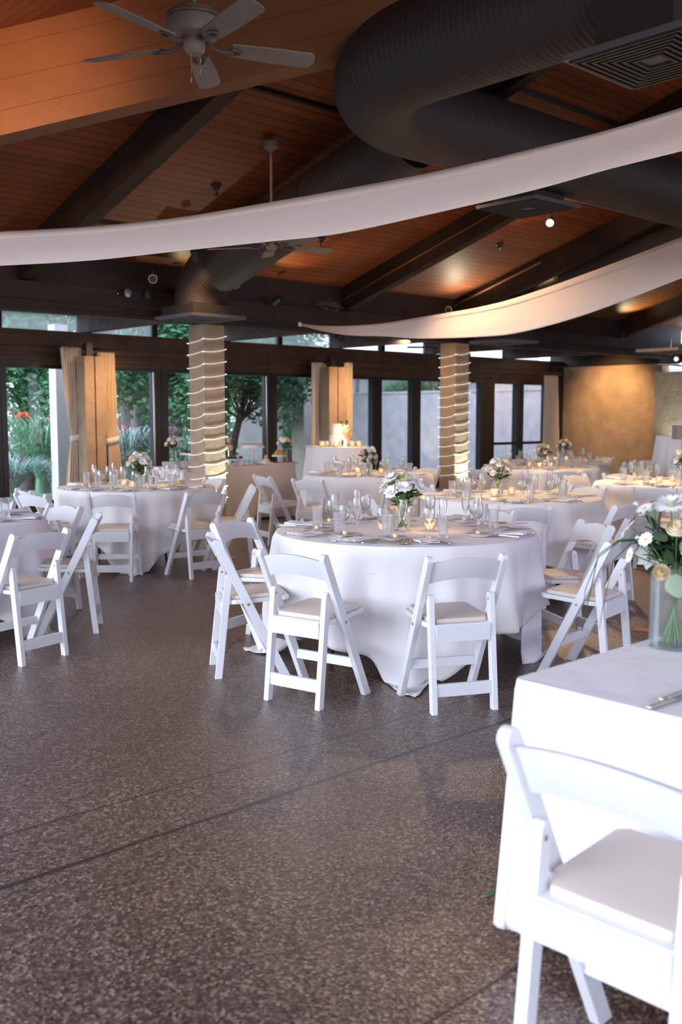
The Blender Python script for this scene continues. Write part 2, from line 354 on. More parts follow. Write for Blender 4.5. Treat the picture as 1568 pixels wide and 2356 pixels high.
# rafters
for X, y1 in ((2.6, 9.15), (5.1, 6.65), (7.6, 4.6), (10.1, 4.5), (12.6, 4.5), (15.1, 4.5), (17.6, 4.5)):
    mb = MB(); w_ = .14 if X != 5.1 else .17; dp = .36
    vs = [(X + dx, yy, zA(0, yy) + dz) for yy in (11.0, y1) for dx in (0, w_) for dz in (-dp, 0)]
    mb.add(vs, [(0, 1, 3, 2), (4, 6, 7, 5), (0, 4, 5, 1), (2, 3, 7, 6), (0, 2, 6, 4), (1, 5, 7, 3)])
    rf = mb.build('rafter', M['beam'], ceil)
    if X == 10.1:
        MB().bar((X - .012, 10.9, zA(0, 10.9) - .2), (X - .012, 7.0, zA(0, 7.0) - .2), .02, .02).build('conduit', M['brass'], rf)
    if X == 12.6:
        MB().bar((X - .012, 10.9, zA(0, 10.9) - .1), (X - .012, 9.2, zA(0, 9.2) - .1), .02, .03).build('conduit', M['chrome'], rf)
# dark rafter over the end slope and the slots in the boards
MB().bar((-.9, 3.2, zB(-.9, 0) - .13), (5.9, 3.2, zB(5.9, 0) - .13), .16, .26).build('rafter', M['beam'], c2)
for x0, x1, yy in ((5.3, 7.55, 7.35), (5.3, 7.4, 10.05), (8.0, 19.5, 6.35)):
    MB().bar((x0, yy, zA(0, yy) - .012), (x1, yy, zA(0, yy) - .012), .06, .03).build('slot', M['louver'], ceil)
# main beam on the columns
MBz = 2.70
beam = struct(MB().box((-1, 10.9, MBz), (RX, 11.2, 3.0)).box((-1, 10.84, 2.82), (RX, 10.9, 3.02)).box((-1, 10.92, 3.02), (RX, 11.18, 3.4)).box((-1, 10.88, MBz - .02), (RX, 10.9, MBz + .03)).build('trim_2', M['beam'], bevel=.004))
# cross beams from main beam to the glass wall
for i, X in enumerate((2.3, 4.9, 7.5, 10.1, 12.7, 15.3, 17.9)):
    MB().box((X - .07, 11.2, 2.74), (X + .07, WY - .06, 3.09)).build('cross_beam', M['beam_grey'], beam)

# ------------------------------------------------------------------ glass wall
def frame_box(mb, x0, x1, z0, z1, y=WY, t=.07): mb.box((x0, y - t, z0), (x1, y + t, z1))
head = MB(); frame_box(head, -1, RX, 2.24, 2.75, t=.06); head.box((-1, WY - .12, 2.42), (RX, WY - .06, 2.5)); head.box((-1, WY - .09, 2.30), (RX, WY - .06, 2.36)); head.box((-1, WY - .09, 2.68), (RX, WY - .06, 2.75))
struct(head.build('trim_3', M['beam_warm'], bevel=.004))
struct(MB().box((-1, WY - .06, 3.0), (RX + .2, WY + .08, 3.1)).build('trim_4', M['beam']))
struct(MB().box((-1, WY - .07, 0), (RX, WY + .07, .15)).build('trim_5', M['frame']))
# clerestory windows
M['clear_frost'] = glass_mat('rain_glass', (.97, 1, 1), .28, .2, .3)
xs = [-1 + 1.3 * k + .1 for k in range(17)]
edges = [7.5 + 1.3 * k for k in range(-6, 10)]
for i, X in enumerate(edges[:-1]):
    x0, x1 = X + .04, min(X + 1.26, RX - .02)
    fr = MB(); frame_box(fr, X - .05, X + .05, 2.75, 3.0, t=.05)
    f = struct(fr.build('window_%d' % (i + 1), M['frame']))
    p = MB().box((x0, WY - .006, 2.75), (x1, WY + .006, 3.0)).build('pane', M['clear_frost'] if i % 3 != 1 else M['pane'], f)
# glazed doors / big lights : (x0, x1) of panes
panes = [(4.2, 6.1), (6.28, 7.42), (8.05, 8.75), (9.02, 10.05), (10.18, 11.07), (11.30, 12.30), (13.1, 13.71), (13.95, 14.83), (15.07, 15.9), (16.1, 17.0)]
k = 0
walln = 20
allx = [4.0] + [v for p in panes for v in p] + [17.46]
for i, (x0, x1) in enumerate(panes):
    lft = (panes[i - 1][1] + x0) / 2 if i else x0 - .12
    rgt = (x1 + panes[i + 1][0]) / 2 if i < len(panes) - 1 else x1 + .22
    fr = MB(); frame_box(fr, lft + .004, x0, .15, 2.24); frame_box(fr, x1, rgt - .004, .15, 2.24); frame_box(fr, x0, x1, .15, .22); frame_box(fr, x0, x1, 2.19, 2.24)
    f = struct(fr.build('window_%d' % (walln + i), M['frame']))
    MB().box((x0, WY - .006, .22), (x1, WY + .006, 2.19)).build('pane', M['pane'], f)
    MB().box((x1 - .015, WY - .075, .22), (x1 + .01, WY - .068, 2.19)).build('glazing_bead', M['chrome'] if i in (2, 4, 5) else M['frame'], f)
# double doors with push bars
for i, (x0, x1) in enumerate(((17.46, 18.27), (18.51, 19.36))):
    fr = MB(); frame_box(fr, x0 - .11 if i else x0 - .24, x0, .15, 2.24); frame_box(fr, x1, x1 + .115, .15, 2.24); frame_box(fr, x0, x1, .15, .25); frame_box(fr, x0, x1, 2.19, 2.24)
    f = struct(fr.build('door_%d' % (i + 1), M['frame']))
    MB().box((x0, WY - .006, .25), (x1, WY + .006, 2.19)).build('pane', M['pane'], f)
    MB().box((x0, WY - .12, .84), (x1, WY - .07, .90)).build('push_bar', M['frame'], f)
    if i == 0:
        MB().tube([(x1 - .02, WY - .1, .98), (x1 - .02, WY - .19, .98), (x1 - .02, WY - .2, .96), (x1 - .02, WY - .2, .74), (x1 - .02, WY - .19, .72), (x1 - .02, WY - .1, .72)], .014, 8).build('door_handle', M['frame'], f, smooth=True)
struct(MB().box((19.48, WY - .1, 0), (RX, WY + .1, 2.74)).build('trim_6', M['frame']))

# wall columns (stucco, behind the curtains)
def wall_column(p0, p1, label, ztop=2.36, groove=True):
    x0 = at_y(p0, 950, 13.30).x; x1 = at_y(p1, 950, 13.30).x
    t = thing('wall_column', label, 'column', ((x0 + x1) / 2, 13.44, 0))
    hw = (x1 - x0) / 2
    mb = MB()
    if groove: mb.box((-hw, -.14, 0), (-.012, .14, ztop)).box((.012, -.14, 0), (hw, .14, ztop)).box((-.012, -.11, 0), (.012, .14, ztop))
    else: mb.box((-hw, -.14, 0), (hw, .14, ztop))
    mb.build('shaft', M['stucco'], t)
    MB().box((-.06, -.02, ztop), (.04, .1, ztop + .2)).box((-hw + .06, .02, ztop + .05), (hw - .06, .06, ztop + .08)).build('bracket', M['frame'], t)
    return t
wall_column(197, 243, 'warm stucco pier with a groove between the two tied-back curtains')
wall_column(757, 797, 'rough stucco pier lit from below behind the cake table')

# free-standing columns with rope lights
def column(X, Y, wd, label, rl_label):
    t = thing('stucco_column', label, 'column', (X + wd / 2, Y + wd / 2, 0)); h = wd / 2
    MB().box((-h, -h, 0), (h, h, 2.69)).build('shaft', M['stucco'], t, bevel=.012)
    g = h + .012; pts = []; per = 4 * 2 * g; pitch = .165; z = .35; z1 = 2.55
    corners = [(-g, -g), (g, -g), (g, g), (-g, g)]; k = 0; path = []
    while z < z1:
        cx, cy = corners[k % 4]; nx, ny = corners[(k + 1) % 4]
        for q in range(6):
            u = q / 6; sag = -.016 * math.sin(PI * u) * (1 + .5 * math.sin(k * 1.7))
            path.append((cx + (nx - cx) * u, cy + (ny - cy) * u, z + pitch / 4 * u + sag + .006 * math.sin(k * 2.3)))
        z += pitch / 4; k += 1
    r = thing('rope_light', rl_label, 'string light', (X + wd / 2, Y + wd / 2, 0))
    MB().tube(path, .0055, 6).build('tube', M['rope'], r, smooth=True)
    b_ = MB()
    for i in range(0, len(path), 3):
        if i % 6 == 0: p = path[i]; b_.lathe([(0, -.008), (.008, 0), (0, .008)], 6, p)
    bo = b_.build('bulbs', M['bulb'], r); bo['kind'] = 'stuff'
column(7.61, 10.9, .34, 'square stucco column wrapped in rope light in front of the dessert table', 'white rope light wound around the column by the dessert table')
column(12.63, 10.9, .34, 'square stucco column wrapped in rope light left of the glass doors', 'warm rope light wound around the column near the glass doors')
# uplights at their feet
def uplight(x, y, label, tx, ty, e=28, col=(.86, 1, .90), tz=1.6):
    t = thing('uplight', label, 'lamp', (x, y, 0))
    MB().lathe([(.05, 0), (.055, .02), (.055, .10), (.045, .115), (0, .115)], 16).build('housing', M['black'], t, smooth=True)
    l = light('uplight_beam', 'SPOT', (x, y, .15), e, col, to=(tx, ty, tz), spot_size=math.radians(95), spot_blend=.7, shadow_soft_size=.03)
uplight(7.95, 10.62, 'small black uplight at the foot of the column by the dessert table', 7.80, 10.9, 60)
uplight(12.97, 10.62, 'small black uplight at the foot of the column near the doors', 12.85, 10.9, 75)
uplight(RX - .75, 10.3, 'small black uplight at the far right stucco pier', RX - .3, 10.3, 120, tz=1.3)
uplight(12.75, 13.1, 'small black uplight behind the cake table', 12.85, 13.7, 25, (1, .88, .7), tz=2.0)

# curtains ----------------------------------------------------------
def curtain(name_label, x0, x1, xt0, xt1, xb0, xb1, ztie, ztop, m, tie=True, y=WY - .42, pl=8, cols=60):
    t = thing('curtain', name_label, 'curtain', ((x0 + x1) / 2, y, 0)); cx = (x0 + x1) / 2
    mb = MB(); rows = 40; vs = []
    for j in range(rows + 1):
        z = .03 + (ztop - .03) * j / rows
        if z > ztie: u = (z - ztie) / (ztop - ztie); u = u ** .75; a_, b_ = xt0 + (x0 - xt0) * u, xt1 + (x1 - xt1) * u
        else: u = (ztie - z) / ztie; u = min(1, u * 1.6) ** .6; a_, b_ = xt0 + (xb0 - xt0) * u, xt1 + (xb1 - xt1) * u
        amp = .028 * (.35 + .65 * min(1, abs(z - ztie) / .5)) if tie else .032
        for i in range(cols + 1):
            s = i / cols; vs.append((a_ + (b_ - a_) * s - cx, amp * math.sin(2 * PI * pl * s + .6 * math.sin(3 * z)), z))
    fs = [(j * (cols + 1) + i, j * (cols + 1) + i + 1, (j + 1) * (cols + 1) + i + 1, (j + 1) * (cols + 1) + i) for j in range(rows) for i in range(cols)]
    mb.add(vs, fs); mb.build('panel', m, t, smooth=True, solid=.004)
    if tie:
        q = MB(); tw = abs(xt1 - xt0) / 2 + .02; tcx = (xt0 + xt1) / 2 - cx; pth = [(tcx + tw * math.cos(g), .045 * math.sin(g), ztie + .02 * math.cos(g)) for g in [2 * PI * k / 24 for k in range(25)]]
        vs = []
        for p in pth: vs += [(p[0], p[1], p[2] - .045), (p[0], p[1], p[2] + .045)]
        q.add(vs, [(2 * i, 2 * i + 2, 2 * i + 3, 2 * i + 1) for i in range(24)]); q.build('tieback', M['curtain_lining'], t, smooth=True, solid=.006)
    return t
YC = WY - .42
def cx_(px, py=950, Y=YC): return at_y(px, py, Y).x
curtain('cream pleated curtain tied back left of the grooved stucco pier', cx_(143), cx_(190), cx_(163), cx_(188), cx_(149), cx_(200), 1.17, 2.50, M['curtain'])
curtain('cream pleated curtain tied back right of the grooved stucco pier', cx_(228), cx_(265), cx_(247), cx_(270), cx_(249), cx_(278), 1.12, 2.44, M['curtain'])
curtain('golden straight-hanging curtain left of the pier behind the cake', cx_(718), cx_(759), cx_(718), cx_(759), cx_(715), cx_(762), 1.2, 2.44, M['curtain'], tie=False, pl=7)
curtain('narrow cream curtain right of the pier behind the cake', cx_(793), cx_(809), cx_(793), cx_(808), cx_(792), cx_(809), 1.2, 2.47, M['curtain'], tie=False, pl=4, cols=30)
curtain('cream curtain beside the right stucco wall', cx_(1251), cx_(1280), cx_(1251), cx_(1284), cx_(1250), cx_(1287), 1.2, 2.40, M['curtain'], tie=False, pl=6, cols=48)
def rod(x0, x1, z, label):
    t = thing('curtain_rod', label, 'curtain rod', ((x0 + x1) / 2, YC, z)); h = (x1 - x0) / 2
    MB().tube([(-h, 0, 0), (h, 0, 0)], .014, 8).build('rail', M['frame'], t, smooth=True)
    for s in (-1, 1): MB().lathe([(0, -.03), (.025, -.015), (.03, 0), (.025, .015), (0, .03)], 10, (s * h, 0, 0)).build('finial', M['frame'], t, smooth=True)
    for s in (-.6, .6): MB().box((s * h - .012, 0, -.012), (s * h + .012, YC * 0 + .35, .012)).build('bracket', M['frame'], t)
rod(cx_(138), cx_(270), 2.5, 'dark curtain rod over the tied-back curtains')
rod(cx_(712), cx_(812), 2.47, 'dark curtain rod over the golden curtain')

# ------------------------------------------------------------------ ducts
def arc(c, r, a0, a1, n, plane='xy'):
    out = []
    for i in range(n + 1):
        g = a0 + (a1 - a0) * i / n; out.append((c[0] + r * math.cos(g), c[1] + r * math.sin(g), c[2]))
    return out
DZ = 4.10; DR = .36
def seg(p, q, n): return [tuple(Vector(p).lerp(Vector(q), i / n)) for i in range(n + 1)]
path = seg((5.45, .3, DZ), (5.45, 4.9, DZ), 10) + [(5.45 + 1.15 * (1 - math.cos(g)), 5.02 + 1.15 * math.sin(g), DZ) for g in [PI / 2 * k / 14 for k in range(15)]][1:] + seg((6.7, 6.17, DZ), (RX - .3, 6.17, DZ), 16)
duct = thing('air_duct', 'huge dark ribbed air duct bending above the hanging fabric', 'duct', (5.45, 3, DZ))
off = Vector((5.45, 3, DZ))
def loc_(P, o): return [tuple(Vector(p) - o) for p in P]
MB().tube(loc_(path, off), DR, 40, True, uv=True).build('main_duct', M['duct_rib'], duct, smooth=True)
def register(cx, cy, z, s, parent, org, rings=7):
    o = Vector(org); mb = MB(); mb.box((cx - s - o.x, cy - s - o.y, z - o.z), (cx + s - o.x, cy + s - o.y, z + .03 - o.z))
    r = mb.build('register', M['duct_box'], parent)
    for k in range(rings):
        a_ = s * (.92 - .11 * k); b_ = a_ - .022; zz = z - .012 - .012 * 0
        q = MB()
        for (x0, y0, x1, y1) in ((-a_, -a_, a_, -b_), (-a_, b_, a_, a_), (-a_, -b_, -b_, b_), (b_, -b_, a_, b_)):
            q.box((cx + x0 - o.x, cy + y0 - o.y, zz - o.z), (cx + x1 - o.x, cy + y1 - o.y, z - .001 - o.z))
        q.build('louver', M['louver'], r)
    return r
def neck(cx, cy, z0, z1, s, m, parent, org, name='take_off'):
    o = Vector(org); MB().box((cx - s - o.x, cy - s - o.y, z0 - o.z), (cx + s - o.x, cy + s - o.y, z1 - o.z)).build(name, m, parent)
register(5.28, 3.10, 3.50, .37, duct, off); neck(5.28, 3.10, 3.53, 3.9, .24, M['duct'], duct, off)
register(8.55, 6.42, 3.62, .38, duct, off); neck(8.55, 6.42, 3.65, 3.95, .26, M['duct'], duct, off)
for X in (6.9, 9.8, 12.8): MB().tube([(X - off.x, 6.17 - off.y, DR), (X - off.x, 6.17 - off.y, zA(0, 6.17) - DZ)], .006, 5).build('hanger', M['black'], duct)
MB().tube([(0, 4.3 - off.y, DR), (0, 4.3 - off.y, zC(0, 4.3) - DZ)], .006, 5).build('hanger', M['black'], duct)
def feeder(X, label, r=.31, hang=True):
    o = Vector((X, 10.28, 2.66)); t = thing('branch_duct', label, 'duct', tuple(o))
    z0 = 3.36; P = [(X, 6.5, 4.16 + .0)] ; 
    P = seg((X, 6.55, 4.14), (X, 9.75, 3.24), 12)
    # elbow down
    th0 = math.atan(.3); c = (9.75 - .45 * math.sin(th0) * 1.0, 3.24 - .45 * math.cos(th0))
    el = []
    for k in range(1, 11):
        g = PI / 2 - th0 - (PI / 2 - th0) * k / 10
        el.append((X, c[0] + .45 * math.cos(g) + 0, c[1] + .45 * math.sin(g)))
    P += el; end = P[-1]; P += [(X, end[1], 2.98), (X, end[1], 2.80)]
    P = [(x, y + (10.28 - end[1]), z) if True else 0 for x, y, z in P]
    MB().tube(loc_(P, o), r, 32, True, uv=True).build('duct_tube', M['duct_rib'], t, smooth=True)
    for yy in (-1.0, -2.6): MB().tube([(0, yy, zA(0, 10.28 + yy) - 2.66 - .25), (0, yy, zA(0, 10.28 + yy) - 2.66)], .006, 5).build('hanger', M['black'], t)
    MB().box((-.34, -.34, .04), (.34, .34, .16)).build('plenum', M['duct'], t)
    rg = MB().box((-.40, -.40, .01), (.40, .40, .045)).build('flange', M['duct_box'], t)
    for k in range(6):
        a_ = .36 - .055 * k; b_ = a_ - .018; q = MB()
        for (x0, y0, x1, y1) in ((-a_, -a_, a_, -b_), (-a_, b_, a_, a_), (-a_, -b_, -b_, b_), (b_, -b_, a_, b_)): q.box((x0, y0, 0), (x1, y1, .012))
        q.build('louver', M['louver'] if k % 2 else M['duct_box'], rg)
    return t
feeder(7.14, 'dark ribbed branch duct dropping to a square register above the wrapped column')
feeder(13.1, 'dark branch duct with a square register by the far wrapped column')

# ------------------------------------------------------------------ ceiling fans
def fan(loc, rz, label, m, m2, rad=.68, rodlen=.4, chains=True, angs=(21, 90, 159, 236, 304), tilt=-14):
    t = thing('ceiling_fan', label, 'ceiling fan', loc, 0)
    MB().lathe([(.02, .10), (.10, .09), (.135, .05), (.14, -.01), (.13, -.05), (.06, -.07), (.055, -.12), (.04, -.14), (0, -.14)], 28).build('motor', m, t, smooth=True)
    MB().lathe([(.15, .055), (.152, .045), (.15, .035)], 28).build('vent_ring', m2, t)
    MB().tube([(0, 0, .09), (0, 0, rodlen)], .013, 8).build('down_rod', m, t)
    MB().lathe([(.02, -.09), (.075, -.05), (.08, 0)], 20, (0, 0, rodlen)).build('canopy', m, t, smooth=True)
    for a_ in angs:
        g = math.radians(a_) ; mb = MB()
        L0, L1, wd = .20, rad, .066; n = 8
        out = [(L0, -wd * .8), (L0 + .25, -wd)] + [(L1 - .04 + .04 * math.sin(PI * k / n), -(wd) * math.cos(PI * k / n)) for k in range(n + 1)] + [(L0 + .25, wd), (L0, wd * .8)]
        out = [(x, y) for x, y in out]
        tl = math.radians(tilt); vs = []
        for z in (-.004, .004): vs += [(x, y * math.cos(tl), -.095 + y * math.sin(tl) + z) for x, y in out]
        k = len(out); mb.add(vs, [tuple(range(k))[::-1], tuple(range(k, 2 * k))] + [(i, (i + 1) % k, k + (i + 1) % k, k + i) for i in range(k)])
        bl = mb.build('blade', m, t, rot=(0, 0, g + rz))
        ir = MB(); ir.tube([(.05, 0, -.05), (.10, .0, -.095), (.15, 0, -.11), (.21, 0, -.102)], [.014, .011, .012, .016], 8)
        ir.tube([(.20, -.03, -.100), (.24, -.02, -.102), (.26, 0, -.104), (.24, .02, -.106), (.20, .03, -.108)], .008, 6)
        ir.build('blade_iron', m2, bl, smooth=True)
    if chains:
        for s in (-.028, .03):
            MB().tube([(s, -.01, -.13), (s, -.01, -.24 + s)], .0018, 5).lathe([(0, -.02), (.006, -.01), (.006, .01), (0, .02)], 8, (s, -.01, -.25 + s)).build('pull_chain', M['brass'], t)
    return t
FA = math.degrees(TH) - 90
p = at(446, 62, 5.55)
fan(tuple(p), math.radians(FA), 'white five-blade ceiling fan in front of the lit timber beam', M['fan_white'], M['fan_dark'], rodlen=.62)
p = at(624, 545, 10.2)
fan(tuple(p), math.radians(FA + 8), 'white ceiling fan on a long rod half hidden by the hanging fabric', M['fan_white'], M['fan_dark'], rodlen=.92, chains=False)
p = Vector((14.15, 12.6, 2.86))
fan(tuple(p), math.radians(FA + 20), 'dark ceiling fan under the eave above the glass doors', M['fan_dark'], M['fan_dark'], rodlen=.28, chains=False, rad=.62)

# ------------------------------------------------------------------ hanging fabric
def drape(label, rows, curl, m, name='ceiling_drape'):
    """rows: (px, top y, bottom y, depth); built as real cloth with a rolled upper hem"""
    t = thing(name, label, 'drape', tuple(at(rows[len(rows) // 2][0], rows[len(rows) // 2][1], rows[len(rows) // 2][3]))); o = t.location.copy()
    # densify with catmull-rom
    pts = []
    def cr(p0, p1, p2, p3, t_): return tuple(.5 * ((2 * b_) + (c_ - a_) * t_ + (2 * a_ - 5 * b_ + 4 * c_ - d_) * t_ ** 2 + (-a_ + 3 * b_ - 3 * c_ + d_) * t_ ** 3) for a_, b_, c_, d_ in zip(p0, p1, p2, p3))
    for i in range(len(rows) - 1):
        p0, p1, p2, p3 = rows[max(i - 1, 0)], rows[i], rows[i + 1], rows[min(i + 2, len(rows) - 1)]
        for k in range(8): pts.append(cr(p0, p1, p2, p3, k / 8))
    pts.append(rows[-1])
    C = 22; vs = []
    for j, (px, ty, by, dp) in enumerate(pts):
        T = at(px, ty, dp + .10); B = at(px, by, dp - .08); wd = (T - B).length
        for i in range(C + 1):
            s = i / C; p = T.lerp(B, s)
            nrm = (-FW * .8 - UPV * .6)
            bul = .10 * wd * math.sin(PI * s) + .045 * wd * math.sin(2 * PI * curl * s + .02 * j) * (1 - s) + .012 * wd * math.sin(9 * s + j * .11)
            if s < .12: bul += wd * .10 * math.sin(PI * s / .12)
            vs.append(p + nrm * bul - o)
    n = len(pts)
    MB().add(vs, [(j * (C + 1) + i, j * (C + 1) + i + 1, (j + 1) * (C + 1) + i + 1, (j + 1) * (C + 1) + i) for j in range(n - 1) for i in range(C)]).build('fabric', m, t, smooth=True, solid=.003)
    return t
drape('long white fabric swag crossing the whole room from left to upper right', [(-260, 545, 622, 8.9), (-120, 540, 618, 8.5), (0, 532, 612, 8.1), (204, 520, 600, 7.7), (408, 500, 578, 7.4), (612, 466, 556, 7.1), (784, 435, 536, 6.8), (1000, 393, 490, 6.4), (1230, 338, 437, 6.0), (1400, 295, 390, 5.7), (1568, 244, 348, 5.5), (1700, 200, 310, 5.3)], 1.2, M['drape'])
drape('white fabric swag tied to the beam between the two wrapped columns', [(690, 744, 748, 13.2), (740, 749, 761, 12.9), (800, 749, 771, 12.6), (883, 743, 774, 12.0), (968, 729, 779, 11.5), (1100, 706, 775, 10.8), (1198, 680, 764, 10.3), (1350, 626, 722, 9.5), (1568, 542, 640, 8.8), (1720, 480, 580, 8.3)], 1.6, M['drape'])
# knot where the second one is tied
tag(MB().lathe([(0, -.03), (.025, -.02), (.02, 0), (.028, .015), (0, .035)], 10).build('fabric_knot', M['drape'], loc=tuple(at(690, 746, 13.25)), smooth=True), 'small knot tying the right-hand fabric swag to the beam', 'knot')

# ------------------------------------------------------------------ small lamps on beams and ceiling
def can_lamp(p, aim, label, lit=None, m=None, r=.055, L=.15, energy=0, color=(1, .62, .32), size=80):
    t = thing('spot_lamp', label, 'lamp', tuple(p)); d = (Vector(aim) - Vector(p)).normalized()
    MB().tube([-d * .02, d * (L - .02)], [r * .9, r], 14).build('can', m or M['lamp_can'], t, smooth=True)
    MB().tube([d * (L - .018), d * (L - .012)], r * .82, 14).build('lens', lit or M['black'], t, smooth=True)
    MB().tube([(0, 0, .0), (0, 0, .1)], .008, 6).build('stem', M['black'], t)
    if energy: light('lamp_beam', 'SPOT', tuple(Vector(p) + d * (L + .01)), energy, color, to=tuple(Vector(p) + d * 3), spot_size=math.radians(size), spot_blend=.8, shadow_soft_size=.05)
    return t
def on_roof(x, y, dz=.1): return Vector((x, y, zA(x, y) - dz))
can_lamp(at_y(352, 640, 10.6), at_y(330, 700, 8), 'white can lamp on the dark beam left of the branch duct')
can_lamp(at_y(536, 655, 10.6), at_y(560, 652, 10.2), 'white can lamp on the dark beam right of the branch duct')
can_lamp(at_y(1031, 711, 10.7), at_y(1040, 760, 9), 'copper-lit round lamp above the second fabric swag')
can_lamp(on_roof(11.25, 8.1, .12), (9.0, 6.2, 2.2), 'lit spot lamp glowing on the wooden ceiling', lit=M['lamp_glow'], m=M['black'], energy=120, color=(1, .68, .38), size=110)
light('lamp_spill', 'POINT', tuple(on_roof(10.93, 8.05, .12)), 9, (1, .45, .16), shadow_soft_size=.04)
def sprinkler(px, py, label, z0=3.35):
    # foot of the ray on the ceiling plane
    p1 = at(px, py, 1.0) - Vector((0, 0, H)); tt = (3.35 + SL * 11 - H) / (p1.z + SL * p1.y); p = Vector((0, 0, H)) + p1 * tt
    t = thing('sprinkler_head', label, 'sprinkler', tuple(p))
    MB().lathe([(.055, 0), (.055, -.02), (.03, -.035), (.03, -.06)], 14).build('cup', M['black'], t, smooth=True)
    MB().lathe([(.012, -.05), (.012, -.1), (.028, -.105), (.028, -.112), (0, -.112)], 12).build('deflector', M['chrome'], t, smooth=True)
sprinkler(497, 424, 'dark sprinkler head on the ceiling boards above the long fabric swag')
sprinkler(1149, 560, 'small sprinkler head on the boards below the lit spot lamp')
sprinkler(738, 547, 'small brown fitting on the ceiling boards under the long fabric swag')
# emergency light with two round heads
pE = at_y(308, 676, 10.83)
t = thing('emergency_light', 'black emergency light with two round chrome heads on the beam', 'emergency light', tuple(pE))
MB().box((-.20, -.03, -.05), (.22, .03, .04)).build('box', M['black'], t, bevel=.005)
for s in (-.145, .15):
    MB().tube([(s, -.03, 0), (s - .01, -.10, -.01)], .055, 16).build('lamp_head', M['black'], t, smooth=True)
    MB().lathe([(0, 0), (.048, .004), (.05, .01), (0, .012)], 16).build('reflector', M['chrome'], t, smooth=True, loc=(s - .012, -.112, -.012), rot=(PI / 2, 0, 0))
MB().lathe([(0, -.005), (.005, 0), (0, .005)], 6, (-.24, -.03, -.02)).build('indicator', mat('red_indicator', (.5, 0, 0), .5, emit=(1, .05, .02), es=4), t)
MB().tube([(.2, -.02, -.04), (.62, -.01, -.06)], .006, 6).build('conduit', M['chrome'], t)
# twig/vine tangled on the beam
vb = MB()
base = at_y(770, 703, 10.82)
for k in range(14):
    q = base + Vector((R.uniform(-.42, .0), R.uniform(-.02, .0), R.uniform(-.02, .03))); pts = [q]
    for _ in range(5): q = q + Vector((R.uniform(.01, .07), R.uniform(-.02, .01), R.uniform(-.03, .03))); pts.append(q)
    vb.tube([p_ - base for p_ in pts], .004, 5)
vb.tube([(0, 0, .02), (.03, -.01, -.02), (.03, -.01, -.08), (-.0, -.01, -.11), (-.02, 0, -.06)], .007, 5)
tag(vb.build('dry_garland', mat('dry_vine', (.16, .10, .05), .9), loc=tuple(base)), 'dry twig garland snagged on the dark beam', 'garland')
# projector on a shelf
pp = at(1541, 828, 14.6)
t = thing('projector', 'black projector hung under the beam at the far right', 'projector', tuple(pp))
MB().box((-.16, -.14, -.05), (.16, .14, .06)).build('body', M['black'], t, bevel=.015, rot=(0, 0, .5))
MB().tube([(-.1, -.12, 0), (-.14, -.17, 0)], .035, 12).build('lens', M['chrome'], t, smooth=True)
MB().tube([(0, 0, .06), (0, 0, .32)], .015, 8).build('mount', M['chrome'], t)
MB().add([(-.16, -.2, -.07), (.24, -.2, -.10), (.24, .1, -.06), (-.16, .1, -.06), (-.16, -.2, -.08), (.24, -.2, -.11), (.24, .1, -.07), (-.16, .1, -.07)], [(0, 1, 2, 3), (7, 6, 5, 4), (0, 4, 5, 1), (1, 5, 6, 2), (2, 6, 7, 3), (3, 7, 4, 0)]).build('tray', M['blue_white'], t)
tag(MB().box((-.42, -.3, -.02), (.42, .3, .02)).build('hanging_shelf', M['beam_grey'], loc=tuple(at(1548, 808, 13.2))), 'flat grey panel hung under the beam above the projector', 'shelf')

# added warm spots, kept out of sight behind rafters, that light the tables
def overhead(x, y, e, aim, label, col=(1, .66, .38), size=95, soft=.12):
    zc = zA(x, y) if y > 4.5 else zC(x, y)
    t = thing('added_spot', label, 'lamp', (x, y, zc - .03)); MB().lathe([(.07, 0), (.07, -.1), (.055, -.11), (0, -.105)], 16).build('can', M['black'], t, smooth=True)
    light('added_spot_beam', 'SPOT', (x, y, zc - .17), e, col, to=aim, spot_size=math.radians(size), spot_blend=.9, shadow_soft_size=soft)
overhead(7.95, 7.6, 240, (7.3, 5.8, .8), 'added black spot hidden behind the rafter over the table right of centre')
overhead(10.42, 7.4, 560, (10.2, 5.6, .8), 'added black spot hidden behind the second rafter over the far right table')
overhead(10.42, 9.3, 220, (8.9, 8.9, .8), 'added black spot hidden behind the second rafter near the cake table')
overhead(5.45, 9.9, 55, (5.4, 8.9, .8), 'added black spot hidden behind the first rafter over the left back table')
overhead(12.92, 9.3, 330, (11.7, 8.5, .8), 'added black spot hidden behind the third rafter over the table before the doors')
overhead(15.45, 9.3, 200, (13.6, 9.5, .8), 'added black spot over the farthest table')
overhead(5.45, 8.0, 60, (4.7, 4.6, .8), 'added black spot hidden behind the first rafter aimed at the front table', size=70)
def wash(x, y, z, e, aim, label, col=(1, .58, .26), size=90, body=True):
    t = thing('wall_washer', label, 'lamp', (x, y, z)); d = (Vector(aim) - Vector((x, y, z))).normalized()
    MB().tube([-d * .08, d * .06], .045, 12).build('can', M['black'], t, smooth=True)
    light('washer_beam', 'SPOT', (x + d.x * .08, y + d.y * .08, z + d.z * .08), e, col, to=aim, spot_size=math.radians(size), spot_blend=.9, shadow_soft_size=.08)
wash(18.6, 12.3, 2.95, 155, (20, 12.5, 1.7), 'black lamp washing the right stucco wall')
wash(7.9, 11.9, 2.9, 150, (7.72, 13.5, 1.0), 'black lamp washing the grooved pier')
wash(12.6, 11.9, 2.9, 230, (12.7, 13.5, 1.0), 'black lamp washing the golden curtain and cake')
wash(9.6, 12.2, 2.98, 100, (9.9, 12.9, .8), 'black lamp over the dessert table')
wash(6.6, 9.6, 3.3, 35, (7.7, 10.9, 1.5), 'black lamp washing the column by the dessert table', size=60)
wash(9.9, 10.75, 2.62, 80, (12.65, 11.0, 1.5), 'black lamp washing the far wrapped column', size=60)
